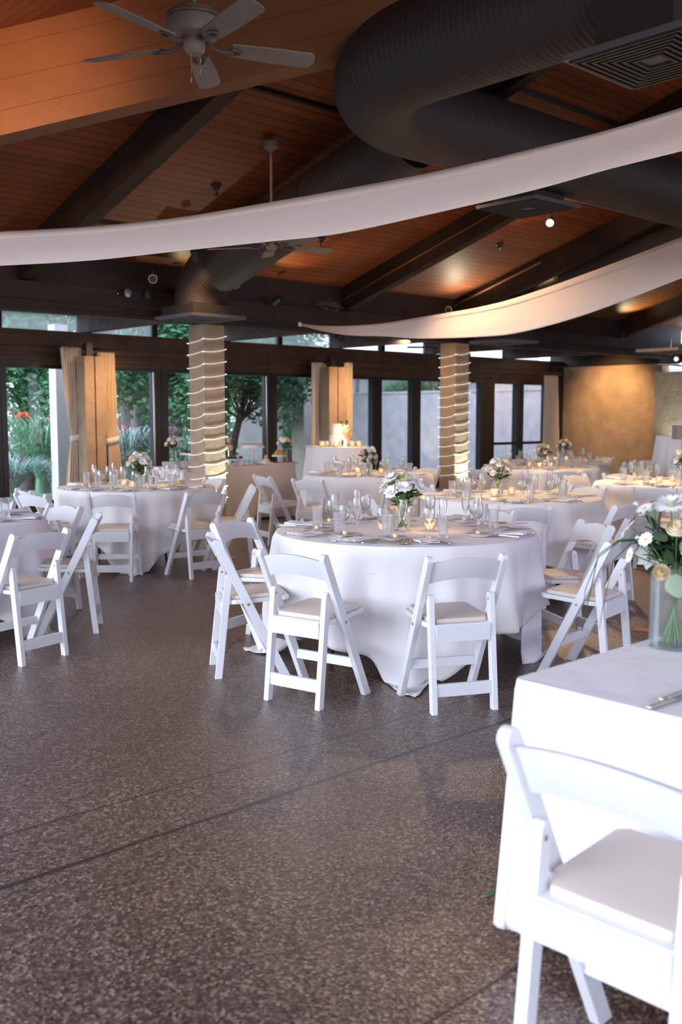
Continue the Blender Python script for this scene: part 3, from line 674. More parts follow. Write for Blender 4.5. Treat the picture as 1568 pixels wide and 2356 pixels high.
# lamps on top of the beams that light the boards
def board_light(x, y, z, e, aim, label, col=(1, .8, .5), size=70):
    wash(x, y, z, e, aim, label, col, size)
board_light(12.3, 10.45, 2.95, 26, (12.1, 10.3, 3.6), 'small uplight on the beam beside the third rafter', (1, .84, .58), 120)
board_light(7.25, 10.75, 3.06, 5, (7.2, 10.45, 3.6), 'small uplight on the beam left of the branch duct', (.95, 1, .6), 90)
board_light(17.3, 10.7, 3.06, 40, (17.1, 10.0, 3.7), 'small uplight on the beam at the far right', (1, .9, .5), 90)
board_light(8.7, 10.7, 3.06, 16, (8.9, 9.2, 3.8), 'small uplight on the beam right of the branch duct', (1, .5, .2), 120)
wash(1.6, -1.2, 3.0, 95, (5.4, 5.2, 3.1), 'added warm fill lamp behind the camera aimed at the fabric swags', (1, .64, .40), 50)  # unseen lamp added to brighten and warm the swags
wash(8.6, 1.2, 2.6, 90, (5.0, 3.9, .7), 'violet party light beyond the right edge of the photo', (.42, .30, 1), 60)
# the lamp that lights the hip beam
wash(2.2, 6.75, 3.8, 105, (3.7, 7.85, 4.0), 'black lamp lighting the big lacquered beam', (1, .52, .24), 75)

# ================================================================== FURNITURE
TH_ = .775                                   # table height
def slat(p, q, wy, x0, x1, top_round=True, foot=True):
    """flat bar in the (y,z) plane from foot p to top q, extruded along x"""
    p = Vector((p[0], p[1])); q = Vector((q[0], q[1])); d = (q - p).normalized(); n = Vector((-d.y, d.x)); pts = []
    h = wy / 2
    for s in (-1, 1):                       # foot cut level
        b_ = p + n * (s * h); k = (p.y - b_.y) / d.y if foot else 0; pts.append(b_ + d * k)
    a, b = pts; out = [a]; c = q - d * h
    if top_round:
        for k in range(9):
            g = PI * k / 8; out.append(c - n * h * math.cos(g) + d * h * math.sin(g))
    else: out += [q - n * h, q + n * h]
    out.append(b)
    return [(v.x, v.y) for v in out], x0, x1
def make_chair():
    t = thing('folding_chair', '', 'chair'); C = M['chair']
    for s in (-1, 1):
        pr, x0, x1 = slat((.185, 0), (-.215, .803), .050, s * .187, s * .217)
        lg = MB().prism_x(pr, min(x0, x1), max(x0, x1)).build('side_rail', C, t, bevel=.004)
        MB().tube([(s * .217, -.03, .432), (s * .2195, -.03, .432)], .008, 10).build('rivet', M['screw'], lg)
        pr, x0, x1 = slat((-.2, 0), (-.135, .60), .040, s * .151, s * .181)
        lg = MB().prism_x(pr, min(x0, x1), max(x0, x1)).build('leg', C, t, bevel=.004)
        MB().tube([(s * .1515, -.14, .565), (s * .1505, -.14, .565)], .007, 10).build('screw', M['screw'], lg)
    # back rest : arched in height and bowed backwards
    n = 16; vs = []; 
    for k in range(n + 1):
        u = -1 + 2 * k / n; x = u * .19; bow = -.028 * (1 - u * u); ar = .030 * (1 - u * u)
        for zz in (.655, .765):
            z = zz + ar + (0 if zz < .7 else 0.0); y = .185 - .40 * z / .803 + .0 + bow
            vs += [(x, y - .009, z), (x, y + .009, z)]
    fs = []
    for k in range(n):
        a = 4 * k; b = a + 4
        fs += [(a, b, b + 2, a + 2), (a + 1, a + 3, b + 3, b + 1), (a, a + 1, b + 1, b), (a + 2, b + 2, b + 3, a + 3)]
    fs += [(0, 2, 3, 1), (4 * n, 4 * n + 1, 4 * n + 3, 4 * n + 2)]
    MB().add(vs, fs).build('backrest', C, t, smooth=True, bevel=.003)
    # seat frame
    def outline(k, r=.03):
        w1, w2, y0, y1 = .150 * k + (0), .186 * k, -.165, .215
        return w1, w2, y0, y1
    st = MB(); pts = [(-.148, -.172), (.148, -.172), (.184, -.10), (.184, .185), (.160, .212), (-.160, .212), (-.184, .185), (-.184, -.10)]
    def slab(pts, z0, z1, sl=.02):
        k = len(pts); f = lambda y: sl * (y + .17) / .38
        return MB().add([(x, y, z0 + f(y)) for x, y in pts] + [(x, y, z1 + f(y)) for x, y in pts], [tuple(range(k))[::-1], tuple(range(k, 2 * k))] + [(i, (i + 1) % k, k + (i + 1) % k, k + i) for i in range(k)])
    slab(pts, .425, .450).build('seat', C, t, bevel=.005)
    sc2 = [(x * .9, (y - .02) * .88 + .02) for x, y in pts]
    slab(sc2, .450, .473).build('seat_pad', M['pad'], t, bevel=.009, smooth=True)
    MB().box((-.150, -.182, .36), (.150, -.166, .445)).build('apron', C, t, bevel=.003)
    MB().box((-.151, -.20, .085), (.151, -.176, .15)).build('rear_stretcher', C, t, bevel=.004)
    yy = .185 - .40 * .19 / .803
    MB().box((-.187, yy - .012, .165), (.187, yy + .012, .215)).build('front_stretcher', C, t, bevel=.004)
    return t
CH = make_chair()
GC = {'T1': 'chairs at the front round table', 'T2': 'chairs at the table with the number 3 card', 'T3': 'chairs at the table cut by the left edge', 'T4': 'chairs at the table before the cake', 'T5': 'chairs at the table right of centre',
      'T6': 'chairs at the table before the doors', 'T7': 'chairs at the far right table', 'T8': 'chairs at the farthest table', 'N': 'chair at the near table'}
CHAIRS = [
 ('T1', 3.442, 3.931, -1.344, 'white folding chair seen from behind at the left front of the front table, bright backrest'),
 ('T1', 3.893, 3.381, -.453, 'white folding chair with shaded grey-blue backrest at the right front of the front table'),
 ('T1', 3.52, 4.614, -2.091, 'white folding chair seen edge-on at the left side of the front table'),
 ('T1', 4.00, 5.14, -2.856, 'white folding chair with pinkish backrest behind the edge-on chair of the front table'),
 ('T1', 4.949, 3.244, .169, 'white folding chair right of the front table, nearest the tall glass vase of daisies'),
 ('T1', 5.42, 3.72, 1.064, 'white folding chair with lilac-lit inner backrest facing left at the front table'),
 ('T1', 5.60, 4.64, 1.554, 'white folding chair at the far right of the front table, only its top rail showing'),
 ('T2', 4.644, 8.085, -.693, 'white folding chair square to the camera at the left of the number 3 table'),
 ('T2', 5.289, 7.751, -.049, 'white folding chair turned right in front of the number 3 table, grey backrest'),
 ('T2', 6.30, 9.15, 1.45, 'white folding chair tucked at the right of the number 3 table by the wrapped column'),
 ('T2', 5.86, 7.94, .963, 'white folding chair seen edge-on between the number 3 table and the dessert table'),
 ('T2', 4.196, 8.484, -1.326, 'white folding chair at the left of the number 3 table, nearest the window'),
 ('T2', 4.36, 8.886, -1.687, 'white folding chair half hidden behind another left of the number 3 table'),
 ('T3', 2.677, 5.833, .247, 'white folding chair with tan seat nearest the camera at the left-edge table'),
 ('T3', 3.27, 6.36, .98, 'white folding chair seen edge-on at the right of the left-edge table'),
 ('T3', 3.46, 7.12, 1.70, 'white folding chair facing the left-edge table, mauve rail at its right'),
 ('T3', 3.22, 7.78, 2.088, 'white folding chair cut by the left edge of the photo, only its top rail showing'),
 ('T5', 6.358, 4.816, -.701, 'white folding chair with grey backrest in front of the table right of centre'),
 ('T5', 6.964, 4.449, .15, 'white folding chair with mauve backrest just above the tall vase of daisies'),
 ('T5', 8.18, 5.53, 1.49, 'cream-lit folding chair facing left at the right of the table right of centre'),
 ('T5', 6.10, 5.95, -2.25, 'white folding chair seen end-on just behind the glasses left of the front bouquet'),
 ('T5', 7.20, 6.56, 2.911, 'white folding chair behind the front bouquet, only one post and rail showing'),
 ('T7', 8.84, 5.70, -1.824, 'folding chair with pale blue-white backrest left of the far right table'),
 ('T7', 9.954, 6.52, -3.128, 'folding chair with beige and mauve backrest beyond the pale blue one'),
 ('T7', 8.93, 5.06, -1.301, 'folding chair with grey backrest in front of the far right table'),
 ('T7', 10.482, 6.36, 2.605, 'folding chair behind the far right table with one knob of its post showing'),
 ('T6', 10.72, 7.50, -.605, 'folding chair with grey backrest in front of the table before the doors'),
 ('T6', 10.307, 8.228, -1.814, 'folding chair left of the table before the doors, near the far wrapped column'),
 ('T8', 14.38, 9.33, 1.255, 'folding chair facing left at the farthest table before the right stucco wall'),
 ('T8', 13.383, 8.31, .18, 'folding chair with dark backrest right of the farthest table'),
 ('T8', 13.9, 8.05, 2.2, 'grey folding chair in the shade below the grey speaker at the far right'),
 ('T4', 7.38, 9.09, -1.78, 'white folding chair seen edge-on left of the table before the cake'),
 ('T4', 7.30, 8.27, -1.389, 'white folding chair with open back beside the edge-on one, left of the cake'),
 ('T4', 7.96, 7.707, -.422, 'folding chair with grey backrest at the right front of the table before the cake'),
 ('T4', 9.66, 8.98, 1.633, 'folding chair with white inner back at the right of the table before the cake'),
 ('N', 1.882, 1.069, -1.54, 'large overexposed white folding chair nearest the camera at lower right'),
 ('T6', 12.62, 8.62, 1.9, 'folding chair at the right of the table before the doors, mostly behind glasses'),
]
for tb, x, y, a_, lb in CHAIRS:
    o = place(CH, (x, y, 0), a_, lb, GC[tb])
    if tb == 'N': o.scale = (1.045,) * 3

# ------------------------------------------------------------------ tables and cloths
TABS = {'T1': (4.56, 4.34, .82), 'T2': (5.35, 8.88, .785), 'T3': (2.52, 7.02, .82), 'T4': (8.62, 8.83, .79), 'T5': (7.15, 5.5, .79), 'T6': (11.5, 8.35, .80), 'T7': (9.9, 5.45, .82), 'T8': (13.3, 9.35, .80)}
TNAME = {'T1': 'front round table', 'T2': 'number 3 table', 'T3': 'round table cut by the left edge', 'T4': 'round table before the cake', 'T5': 'round table right of centre', 'T6': 'round table before the glass doors',
         'T7': 'far right round table', 'T8': 'farthest round table'}
def make_table(r):
    t = thing('round_table', '', 'table'); h = TH_ - .012
    MB().lathe([(0, h - .03), (r - .025, h - .03), (r - .02, h - .015), (r - .025, h), (0, h)], 40).build('tabletop', M['ply'], t)
    for sx in (-1, 1):
        for sy in (-1, 1): MB().tube([(sx * .38, sy * .30, h - .03), (sx * .40, sy * .32, .3), (sx * .42, sy * .34, 0)], .014, 8).build('leg', M['dark_metal'], t, smooth=True)
        MB().tube([(sx * .405, -.32, .25), (sx * .405, .32, .25)], .011, 8).build('brace', M['dark_metal'], t)
        MB().tube([(sx * .39, 0, .25), (sx * .12, 0, h - .04)], .009, 8).build('brace', M['dark_metal'], t)
    return t
def hash1(x): return (math.sin(x * 127.1) * 43758.5453) % 1
def round_cloth(name, label, cx, cy, r, square, phi, m, seed, z=TH_, group=None, Lf=None, hem=.0, fold=1.0):
    rs = random.Random(seed); A = 240; mb = MB(); vs = []; fs = []
    fr = [(rs.choice([9, 11, 13, 14, 17]), rs.uniform(0, 6.28), rs.uniform(.4, 1)) for _ in range(4)] + [(rs.choice([23, 27, 31]), rs.uniform(0, 6.28), .35)]
    tops = [0.0001, .3, .6, .85, .97, 1.0]
    rings = []
    for t_ in tops: rings.append([(r * t_, None, z + (.002 * math.sin(3 * t_ * 5) if t_ < .97 else 0)) for _ in range(A)])
    N = 22
    P = []
    for i in range(A):
        g = 2 * PI * i / A; c_ = abs(math.cos(g - phi)); s_ = abs(math.sin(g - phi))
        if square: L = square / max(c_, s_) - r - .01; L *= 1.0
        else: L = hem
        if Lf: L = Lf(g)
        corner = max(0, (c_ * s_ * 2) - .6) / .4 if square else 0
        col = []
        for j in range(1, N + 1):
            u = j / N; d = L * u
            w_ = sum(a * math.sin(k * g + p + u * .8 * math.sin(p)) for k, p, a in fr) / 2.2
            f = min(1, d / .5)
            rad = r + .014 * math.sin(min(PI / 2, d * 30)) + .020 * f + fold * .11 * f ** .75 * w_ * (.6 + .6 * u) + .03 * corner * f * math.sin(11 * g)
            zz = z - d
            if zz < .006:
                over = .006 - zz; rad += over * .55; zz = .006 + .012 * abs(math.sin(9 * g + over * 30)) * min(1, over * 20)
            zz += .006 * math.sin(13 * g + seed) * f * (u ** 3)
            col.append((rad, zz))
        P.append(col)
    for t_ in tops:
        for i in range(A):
            g = 2 * PI * i / A; vs.append((r * t_ * math.cos(g), r * t_ * math.sin(g), z - (.004 if t_ == 1 else 0)))
    for j in range(N):
        for i in range(A):
            g = 2 * PI * i / A; rad, zz = P[i][j]; vs.append((rad * math.cos(g), rad * math.sin(g), zz))
    T = len(tops) + N
    for j in range(T - 1):
        for i in range(A): fs.append((j * A + i, j * A + (i + 1) % A, (j + 1) * A + (i + 1) % A, (j + 1) * A + i))
    fs.append(tuple(range(A)))
    o = mb.add(vs, fs).build(name, m, smooth=True, solid=.003, loc=(cx, cy, 0))
    return tag(o, label, 'tablecloth', group)
TT = {}
for k, (x, y, r) in TABS.items():
    if TT: t = copy_tree(TT['p'])
    else: t = make_table(.80); TT['p'] = t
    t.location = (x, y, 0); t.scale = (r / .80, r / .80, 1); t.rotation_euler = (0, 0, {'T1': .5, 'T2': .9}.get(k, 0.3))
    t['label'] = 'bare folding-leg table under the white cloth of the ' + TNAME[k]; t['group'] = 'round banquet tables'
CP = {'T1': (1.33, math.radians(-133 + 45)), 'T2': (1.27, math.radians(12)), 'T3': (1.30, math.radians(-10)), 'T4': (1.33, .3), 'T5': (1.30, .9), 'T6': (1.3, .5), 'T7': (1.3, .2), 'T8': (1.3, .7)}
def adiff(a, b): return math.atan2(math.sin(a - b), math.cos(a - b))
def L_front(g):
    sq, ph = CP['T1']; r = TABS['T1'][2]; L = sq / max(abs(math.cos(g - ph)), abs(math.sin(g - ph))) - r; dd = abs(adiff(g, math.radians(-40))); u = min(1, max(0, (dd - .50) / .10)); return .42 * (1 - u) + L * u
def L_under(g):
    dd = abs(adiff(g, math.radians(-40))); u = min(1, max(0, (dd - .56) / .15)); return .80 * (1 - u) + .15 * u
for i, (k, (x, y, r)) in enumerate(TABS.items()):
    sq, ph = CP[k]
    round_cloth('tablecloth', 'white linen cloth hanging in folds over the ' + TNAME[k], x, y, r, sq, ph, M['cloth'], 11 + i * 3, group='cloths of the round tables', Lf=L_front if k == 'T1' else None)
round_cloth('under_cloth', 'floor-length white under cloth showing at the right of the front round table', TABS['T1'][0], TABS['T1'][1], TABS['T1'][2] - .022, 1, 0, M['cloth'], 77, z=TH_ - .006, Lf=L_under, fold=.4)

# long table nearest the camera
NX0, NX1, NY0, NY1 = 2.18, 2.95, -.55, 1.655
t = thing('long_table', 'white-clothed long table nearest the camera at right', 'table', ((NX0 + NX1) / 2, (NY0 + NY1) / 2, 0)); hx = (NX1 - NX0) / 2 - .02; hy = (NY1 - NY0) / 2 - .02
MB().box((-hx, -hy, TH_ - .045), (hx, hy, TH_ - .012)).build('tabletop', M['ply'], t, bevel=.004)
for sx in (-1, 1):
    for sy in (-1, 1): MB().tube([(sx * (hx - .08), sy * (hy - .45), TH_ - .045), (sx * (hx - .06), sy * (hy - .43), 0)], .014, 8).build('leg', M['dark_metal'], t)
def box_cloth(name, label, x0, x1, y0, y1, z, drop, m, seed, amp=.02, flare=.05, group=None, corner=.10, cat='tablecloth', rise=None):
    cx, cy = (x0 + x1) / 2, (y0 + y1) / 2; hx, hy = (x1 - x0) / 2, (y1 - y0) / 2; rs = random.Random(seed)
    per = []; st = .02; rr = .02
    def edge(ax, ay, bx, by, nx, ny):
        L = math.hypot(bx - ax, by - ay); n = max(2, int(L / st))
        for i in range(n): u = i / n; per.append((ax + (bx - ax) * u, ay + (by - ay) * u, nx, ny, min(u, 1 - u) * L))
    def cor(cx_, cy_, g0):
        for i in range(7): g = g0 + PI / 2 * i / 6; per.append((cx_ + rr * math.cos(g), cy_ + rr * math.sin(g), math.cos(g), math.sin(g), 0))
    edge(-hx + rr, -hy, hx - rr, -hy, 0, -1); cor(hx - rr, -hy + rr, -PI / 2)
    edge(hx, -hy + rr, hx, hy - rr, 1, 0); cor(hx - rr, hy - rr, 0)
    edge(hx - rr, hy, -hx + rr, hy, 0, 1); cor(-hx + rr, hy - rr, PI / 2)
    edge(-hx, hy - rr, -hx, -hy + rr, -1, 0); cor(-hx + rr, -hy + rr, PI)
    A = len(per); N = 24; vs = []; S = 0
    ph = [rs.uniform(0, 6.28) for _ in range(4)]
    vs += [(p[0], p[1], z) for p in per]
    for j in range(1, N + 1):
        u = j / N
        for i, (x, y, nx, ny, dc) in enumerate(per):
            s = i * st
            cf = math.exp(-dc * 7); D = drop * (1 + (0 if rise is None else rise * math.sin(s * 2.1 + ph[3]))) ; D = min(D, z - .004) if drop > z - .1 else D
            w_ = math.sin(s * 7 + ph[0]) + .6 * math.sin(s * 13 + ph[1]) + .4 * math.sin(s * 23 + ph[2])
            o_ = .004 + u * (flare + amp * w_ * .6) + corner * cf * u * (1 + .3 * math.sin(s * 40))
            vs.append((x + nx * o_, y + ny * o_, max(.005, z - D * u - .0 + (.03 * (1 - cf) * u ** 4 * (math.sin(s * 5 + ph[2]) * .5)))))
    fs = [(j * A + i, j * A + (i + 1) % A, (j + 1) * A + (i + 1) % A, (j + 1) * A + i) for j in range(N) for i in range(A)] + [tuple(range(A))]
    o = MB().add(vs, fs).build(name, m, smooth=True, solid=.003, loc=(cx, cy, 0)); return tag(o, label, cat, group)
box_cloth('tablecloth', 'bright white cloth over the long table nearest the camera', NX0, NX1, NY0, NY1, TH_, .66, M['cloth'], 5, flare=.012, amp=.014, corner=.032, rise=.06)
# fold creases pressed in the near cloth
cr = MB()
for (x0, y0, x1, y1) in ((2.36, 1.60, 2.44, 1.30), (2.55, 1.62, 2.52, 1.25)): cr.add([(x0 - .004, y0, TH_ + .001), (x0 + .004, y0, TH_ + .001), (x1 + .004, y1, TH_ + .001), (x1 - .004, y1, TH_ + .001), ((x0 + x1) / 2, (y0 + y1) / 2, TH_ + .005)], [(0, 1, 4), (1, 2, 4), (2, 3, 4), (3, 0, 4)])

# dessert table
BX0 = at_z(392, 1076, TH_).x; BP = at_z(392, 1077, TH_); BQ = at_z(697, 1070, TH_)
DY0 = (BP.y + BQ.y) / 2
DX0, DX1 = BP.x, BQ.x + .1
t = thing('dessert_table', 'long dessert table under warm-lit white cloth before the windows', 'table', ((DX0 + DX1) / 2, DY0 + .38, 0)); hx = (DX1 - DX0) / 2 - .02
MB().box((-hx, -.36, TH_ - .045), (hx, .36, TH_ - .012)).build('tabletop', M['ply'], t)
for sx in (-1, 1):
    for sy in (-1, 1): MB().tube([(sx * (hx - .1), sy * .3, TH_ - .045), (sx * (hx - .08), sy * .32, 0)], .014, 8).build('leg', M['dark_metal'], t)
box_cloth('tablecloth', 'floor-length white cloth of the dessert table, warm light in its tint', DX0, DX1, DY0, DY0 + .76, TH_, .77, M['cloth_warm_lit'], 8, flare=.03, amp=.03, corner=.04)
# cake table (tall, round)
CT = at(776, 1027, 14.3); CZ = CT.z
t = thing('cake_table', 'tall round cake table under a white cloth', 'table', (CT.x, CT.y, 0))
MB().lathe([(0, CZ - .04), (.44, CZ - .04), (.445, CZ - .025), (.44, CZ - .012), (0, CZ - .012)], 32).build('tabletop', M['ply'], t)
MB().tube([(0, 0, 0), (0, 0, CZ - .04)], .04, 12).build('pole', M['dark_metal'], t); MB().lathe([(.28, 0), (.28, .02), (.05, .05)], 24).build('base', M['dark_metal'], t)
def cone_cloth(name, label, cx, cy, r0, r1, z, m, seed, k=14, amp=.03, z1=.005):
    A = 200; N = 16; rs = random.Random(seed); p = [rs.uniform(0, 6) for _ in range(3)]; vs = []
    for t_ in (.001, .6, .97): vs += [(r0 * t_ * math.cos(2 * PI * i / A), r0 * t_ * math.sin(2 * PI * i / A), z) for i in range(A)]
    for j in range(N + 1):
        u = j / N
        for i in range(A):
            g = 2 * PI * i / A; f = min(1, u * 2.5); rad = r0 + (r1 - r0) * u ** 1.1 + amp * f * (math.sin(k * g + p[0]) + .5 * math.sin((k * 2 - 3) * g + p[1])) * .7
            vs.append((rad * math.cos(g), rad * math.sin(g), z - .004 - (z - z1 - .004) * u))
    T = N + 4; fs = [(j * A + i, j * A + (i + 1) % A, (j + 1) * A + (i + 1) % A, (j + 1) * A + i) for j in range(T - 1) for i in range(A)] + [tuple(range(A))]
    return tag(MB().add(vs, fs).build(name, m, smooth=True, solid=.003, loc=(cx, cy, 0)), label, 'tablecloth')
cone_cloth('tablecloth', 'white cloth falling in folds from the tall cake table', CT.x, CT.y, .455, .56, CZ, M['cloth'], 3)
# cocktail table and speaker at the far right
KT = at(1556, 1003, 15.2); KZ = KT.z
t = thing('cocktail_table', 'tall cocktail table gathered under a white cloth at far right', 'table', (KT.x, KT.y, 0))
MB().lathe([(0, KZ - .04), (.29, KZ - .04), (.295, KZ - .025), (.29, KZ - .012), (0, KZ - .012)], 28).build('tabletop', M['ply'], t); MB().tube([(0, 0, 0), (0, 0, KZ - .04)], .03, 12).build('pole', M['dark_metal'], t)
cone_cloth('tablecloth', 'lilac-shaded white cloth on the tall cocktail table at far right', KT.x, KT.y, .30, .40, KZ, M['cloth'], 9, k=9, amp=.035)
sp = at(1572, 990, 14.4)
t = thing('control_box', 'grey control box with a dangling cable at the right edge', 'speaker', (sp.x, sp.y, sp.z - .05)); 
MB().box((-.13, -.12, -.08), (.13, .12, .12)).build('housing', M['grey_plastic'], t, bevel=.008, rot=(0, 0, -.75))
MB().box((-.06, -.135, .03), (.08, -.121, .09)).build('display', M['black'], t, rot=(0, 0, -.75))
MB().tube([(-.12, -.1, -.07), (-.10, -.12, -.18), (-.03, -.1, -.42), (.0, -.1, -.6), (0, 0, -.95)], .007, 6).build('cable', M['black'], t, smooth=True)
MB().tube([(0, 0, -.08), (0, 0, -sp.z + .06)], .02, 8).build('stand', M['black'], t)

# ------------------------------------------------------------------ table ware
def g_tumbler():
    t = thing('water_glass', '', 'glass'); A = 32; mb = MB(); vs = []
    prof = [(.0, .0), (.027, 0), (.029, .006), (.030, .07), (.0355, .135), (.0365, .140), (.0345, .140), (.033, .132), (.0275, .07), (.025, .02), (0, .016)]
    for r_, z in prof:
        for k in range(A):
            fl = 1 + (.05 * (1 if k % 4 < 2 else -1) if .004 < z < .085 and r_ > .028 else 0); g = 2 * PI * k / A; vs.append((r_ * fl * math.cos(g), r_ * fl * math.sin(g), z))
    n = len(prof); mb.add(vs, [(i * A + k, i * A + (k + 1) % A, (i + 1) * A + (k + 1) % A, (i + 1) * A + k) for i in range(n - 1) for k in range(A)])
    mb.build('tumbler', M['tumbler'], t, smooth=True); return t
def g_wine():
    t = thing('wine_glass', '', 'glass')
    MB().lathe([(0, 0), (.032, 0), (.033, .003), (.008, .008), (.004, .02), (.004, .065), (.010, .075), (.028, .09), (.037, .115), (.035, .15), (.031, .172), (.029, .172), (.0335, .148), (.035, .115), (.026, .093), (.006, .079), (0, .078)], 24).build('bowl', M['glass'], t, smooth=True); return t
def g_flute():
    t = thing('champagne_flute', '', 'glass')
    MB().lathe([(0, 0), (.030, 0), (.031, .003), (.008, .008), (.004, .02), (.0045, .075), (.012, .09), (.024, .12), (.027, .155), (.0245, .205), (.021, .222), (.0195, .222), (.023, .203), (.025, .155), (.022, .122), (.010, .096), (0, .094)], 24).build('bowl', M['glass'], t, smooth=True); return t
def g_plate():
    t = thing('bread_plate', '', 'plate'); MB().lathe([(0, 0), (.05, 0), (.052, .004), (.083, .012), (.086, .015), (.082, .0165), (.052, .008), (0, .007)], 32).build('dish', M['plate'], t, smooth=True)
    return t
def g_butter():
    t = thing('butter_ball', '', 'food'); MB().lathe([(0, 0), (.008, .001), (.0145, .009), (.0145, .017), (.009, .024), (0, .026)], 14).build('ball', M['butter'], t, smooth=True); return t
def g_fork():
    t = thing('fork', '', 'fork'); mb = MB(); mb.bar((0, -.10, .004), (0, .03, .006), .009, .0025); mb.bar((0, -.10, .004), (0, -.06, .004), .015, .003)
    mb.build('handle', M['silver'], t, bevel=.0008); h = MB(); h.add([(-.004, .03, .006), (.004, .03, .006), (.0125, .055, .008), (-.0125, .055, .008), (-.004, .03, .0085), (.004, .03, .0085), (.0125, .055, .0105), (-.0125, .055, .0105)], [(0, 1, 2, 3), (7, 6, 5, 4), (0, 4, 5, 1), (1, 5, 6, 2), (2, 6, 7, 3), (3, 7, 4, 0)])
    for k in range(4): x = -.0105 + .007 * k; h.bar((x, .054, .009), (x, .095, .007), .0036, .002)
    h.build('tines', M['silver'], t); return t
def g_knife():
    t = thing('table_knife', '', 'knife'); MB().bar((0, -.115, .005), (0, .0, .005), .014, .007).build('handle', M['silver'], t, bevel=.002)
    MB().add([(-.006, 0, .003), (.006, 0, .003), (.009, .07, .003), (.004, .11, .003), (-.006, .095, .003), (-.006, 0, .005), (.006, 0, .005), (.009, .07, .005), (.004, .11, .005), (-.006, .095, .005)], [(0, 1, 2, 3, 4), (9, 8, 7, 6, 5)] + [(i, (i + 1) % 5, 5 + (i + 1) % 5, 5 + i) for i in range(5)]).build('blade', M['silver'], t); return t
def g_napkin(kind=0):
    t = thing('napkin', '', 'napkin'); mb = MB(); n = 20; L = .20; W_ = .062 if kind == 0 else .05
    lay = 3; vs = []; pts = []
    # folded napkin: s-fold profile extruded
    prof = []
    for k in range(31):
        u = k / 30; prof.append((W_ * (1 if kind == 0 else .9) * math.cos(u * 3 * PI) , .004 + .010 * u + .003 * math.sin(u * 6 * PI)))
    for j in range(n + 1):
        s = j / n; wob = .004 * math.sin(7 * s + kind); e = 1 - .12 * abs(2 * s - 1) ** 3
        for x, z in prof: vs.append((x * e + wob, -L / 2 + L * s, z * (1 + .35 * math.sin(5 * s + 1 + kind)) + .002))
    k = len(prof); mb.add(vs, [(j * k + i, j * k + i + 1, (j + 1) * k + i + 1, (j + 1) * k + i) for j in range(n) for i in range(k - 1)]); mb.build('linen', M['napkin'], t, smooth=True, solid=.002); return t
def g_votive():
    t = thing('votive_candle', '', 'candle')
    MB().lathe([(0, 0), (.026, 0), (.030, .004), (.037, .068), (.0345, .068), (.028, .008), (0, .008)], 24).build('cup', M['frost'], t, smooth=True)
    MB().lathe([(0, .009), (.026, .009), (.030, .034), (0, .034)], 20).build('wax', M['wax'], t, smooth=True)
    MB().lathe([(0, .036), (.004, .041), (.0045, .047), (0, .060)], 10).build('flame', M['flame'], t, smooth=True); return t
def g_menu():
    t = thing('menu_card', '', 'menu'); MB().box((-.05, -.11, 0), (.05, .11, .0012)).build('sheet', M['menu'], t)
    q = MB()
    for k in range(9): q.box((-.035, -.08 + k * .018, .0012), (.035 - .01 * (k % 3), -.077 + k * .018, .0016))
    q.build('printed_lines', M['ink'], t); return t
PR = {k: f() for k, f in dict(tumbler=g_tumbler, wine=g_wine, flute=g_flute, plate=g_plate, butter=g_butter, fork=g_fork, knife=g_knife, napkin=g_napkin, votive=g_votive, menu=g_menu).items()}
USED = set()
def put(kind, x, y, rz, z, label, group):
    p = PR[kind]; o = p if kind not in USED else copy_tree(p); USED.add(kind)
    o.location = (x, y, z); o.rotation_euler = (0, 0, rz); o['label'] = label; o['group'] = group; return o
KL = {'tumbler': ('clear ribbed water glass', 'water glasses'), 'wine': ('clear stemmed wine glass', 'wine glasses'), 'flute': ('tall clear champagne flute', 'champagne flutes'), 'plate': ('small round white bread plate', 'bread plates'), 'butter': ('ball of yellow butter on a bread plate', 'butter balls'),
      'fork': ('steel fork laid', 'forks'), 'knife': ('steel table knife laid', 'table knives'), 'napkin': ('folded white linen napkin', 'napkins'), 'votive': ('lit votive candle in a frosted cup', 'votive candles'), 'menu': ('printed tan menu card', 'menu cards')}
SEATS = {'T1': [-160, -125, 165, 122, -70, -36, 16, 70], 'T2': [-132, -93, 20, -60, -161, 178, 120, 70], 'T3': [-82, -40, 5, 48, -130], 'T4': [168, -157, -120, 10, -75, 60, 110], 'T5': [-139, -100, 1, 155, 88, -40, 125], 'T6': [-133, -174, 15, -70, 60, 120], 'T7': [166, 87, -158, 56, -120, -80], 'T8': [-3, -85, -150, 170]}
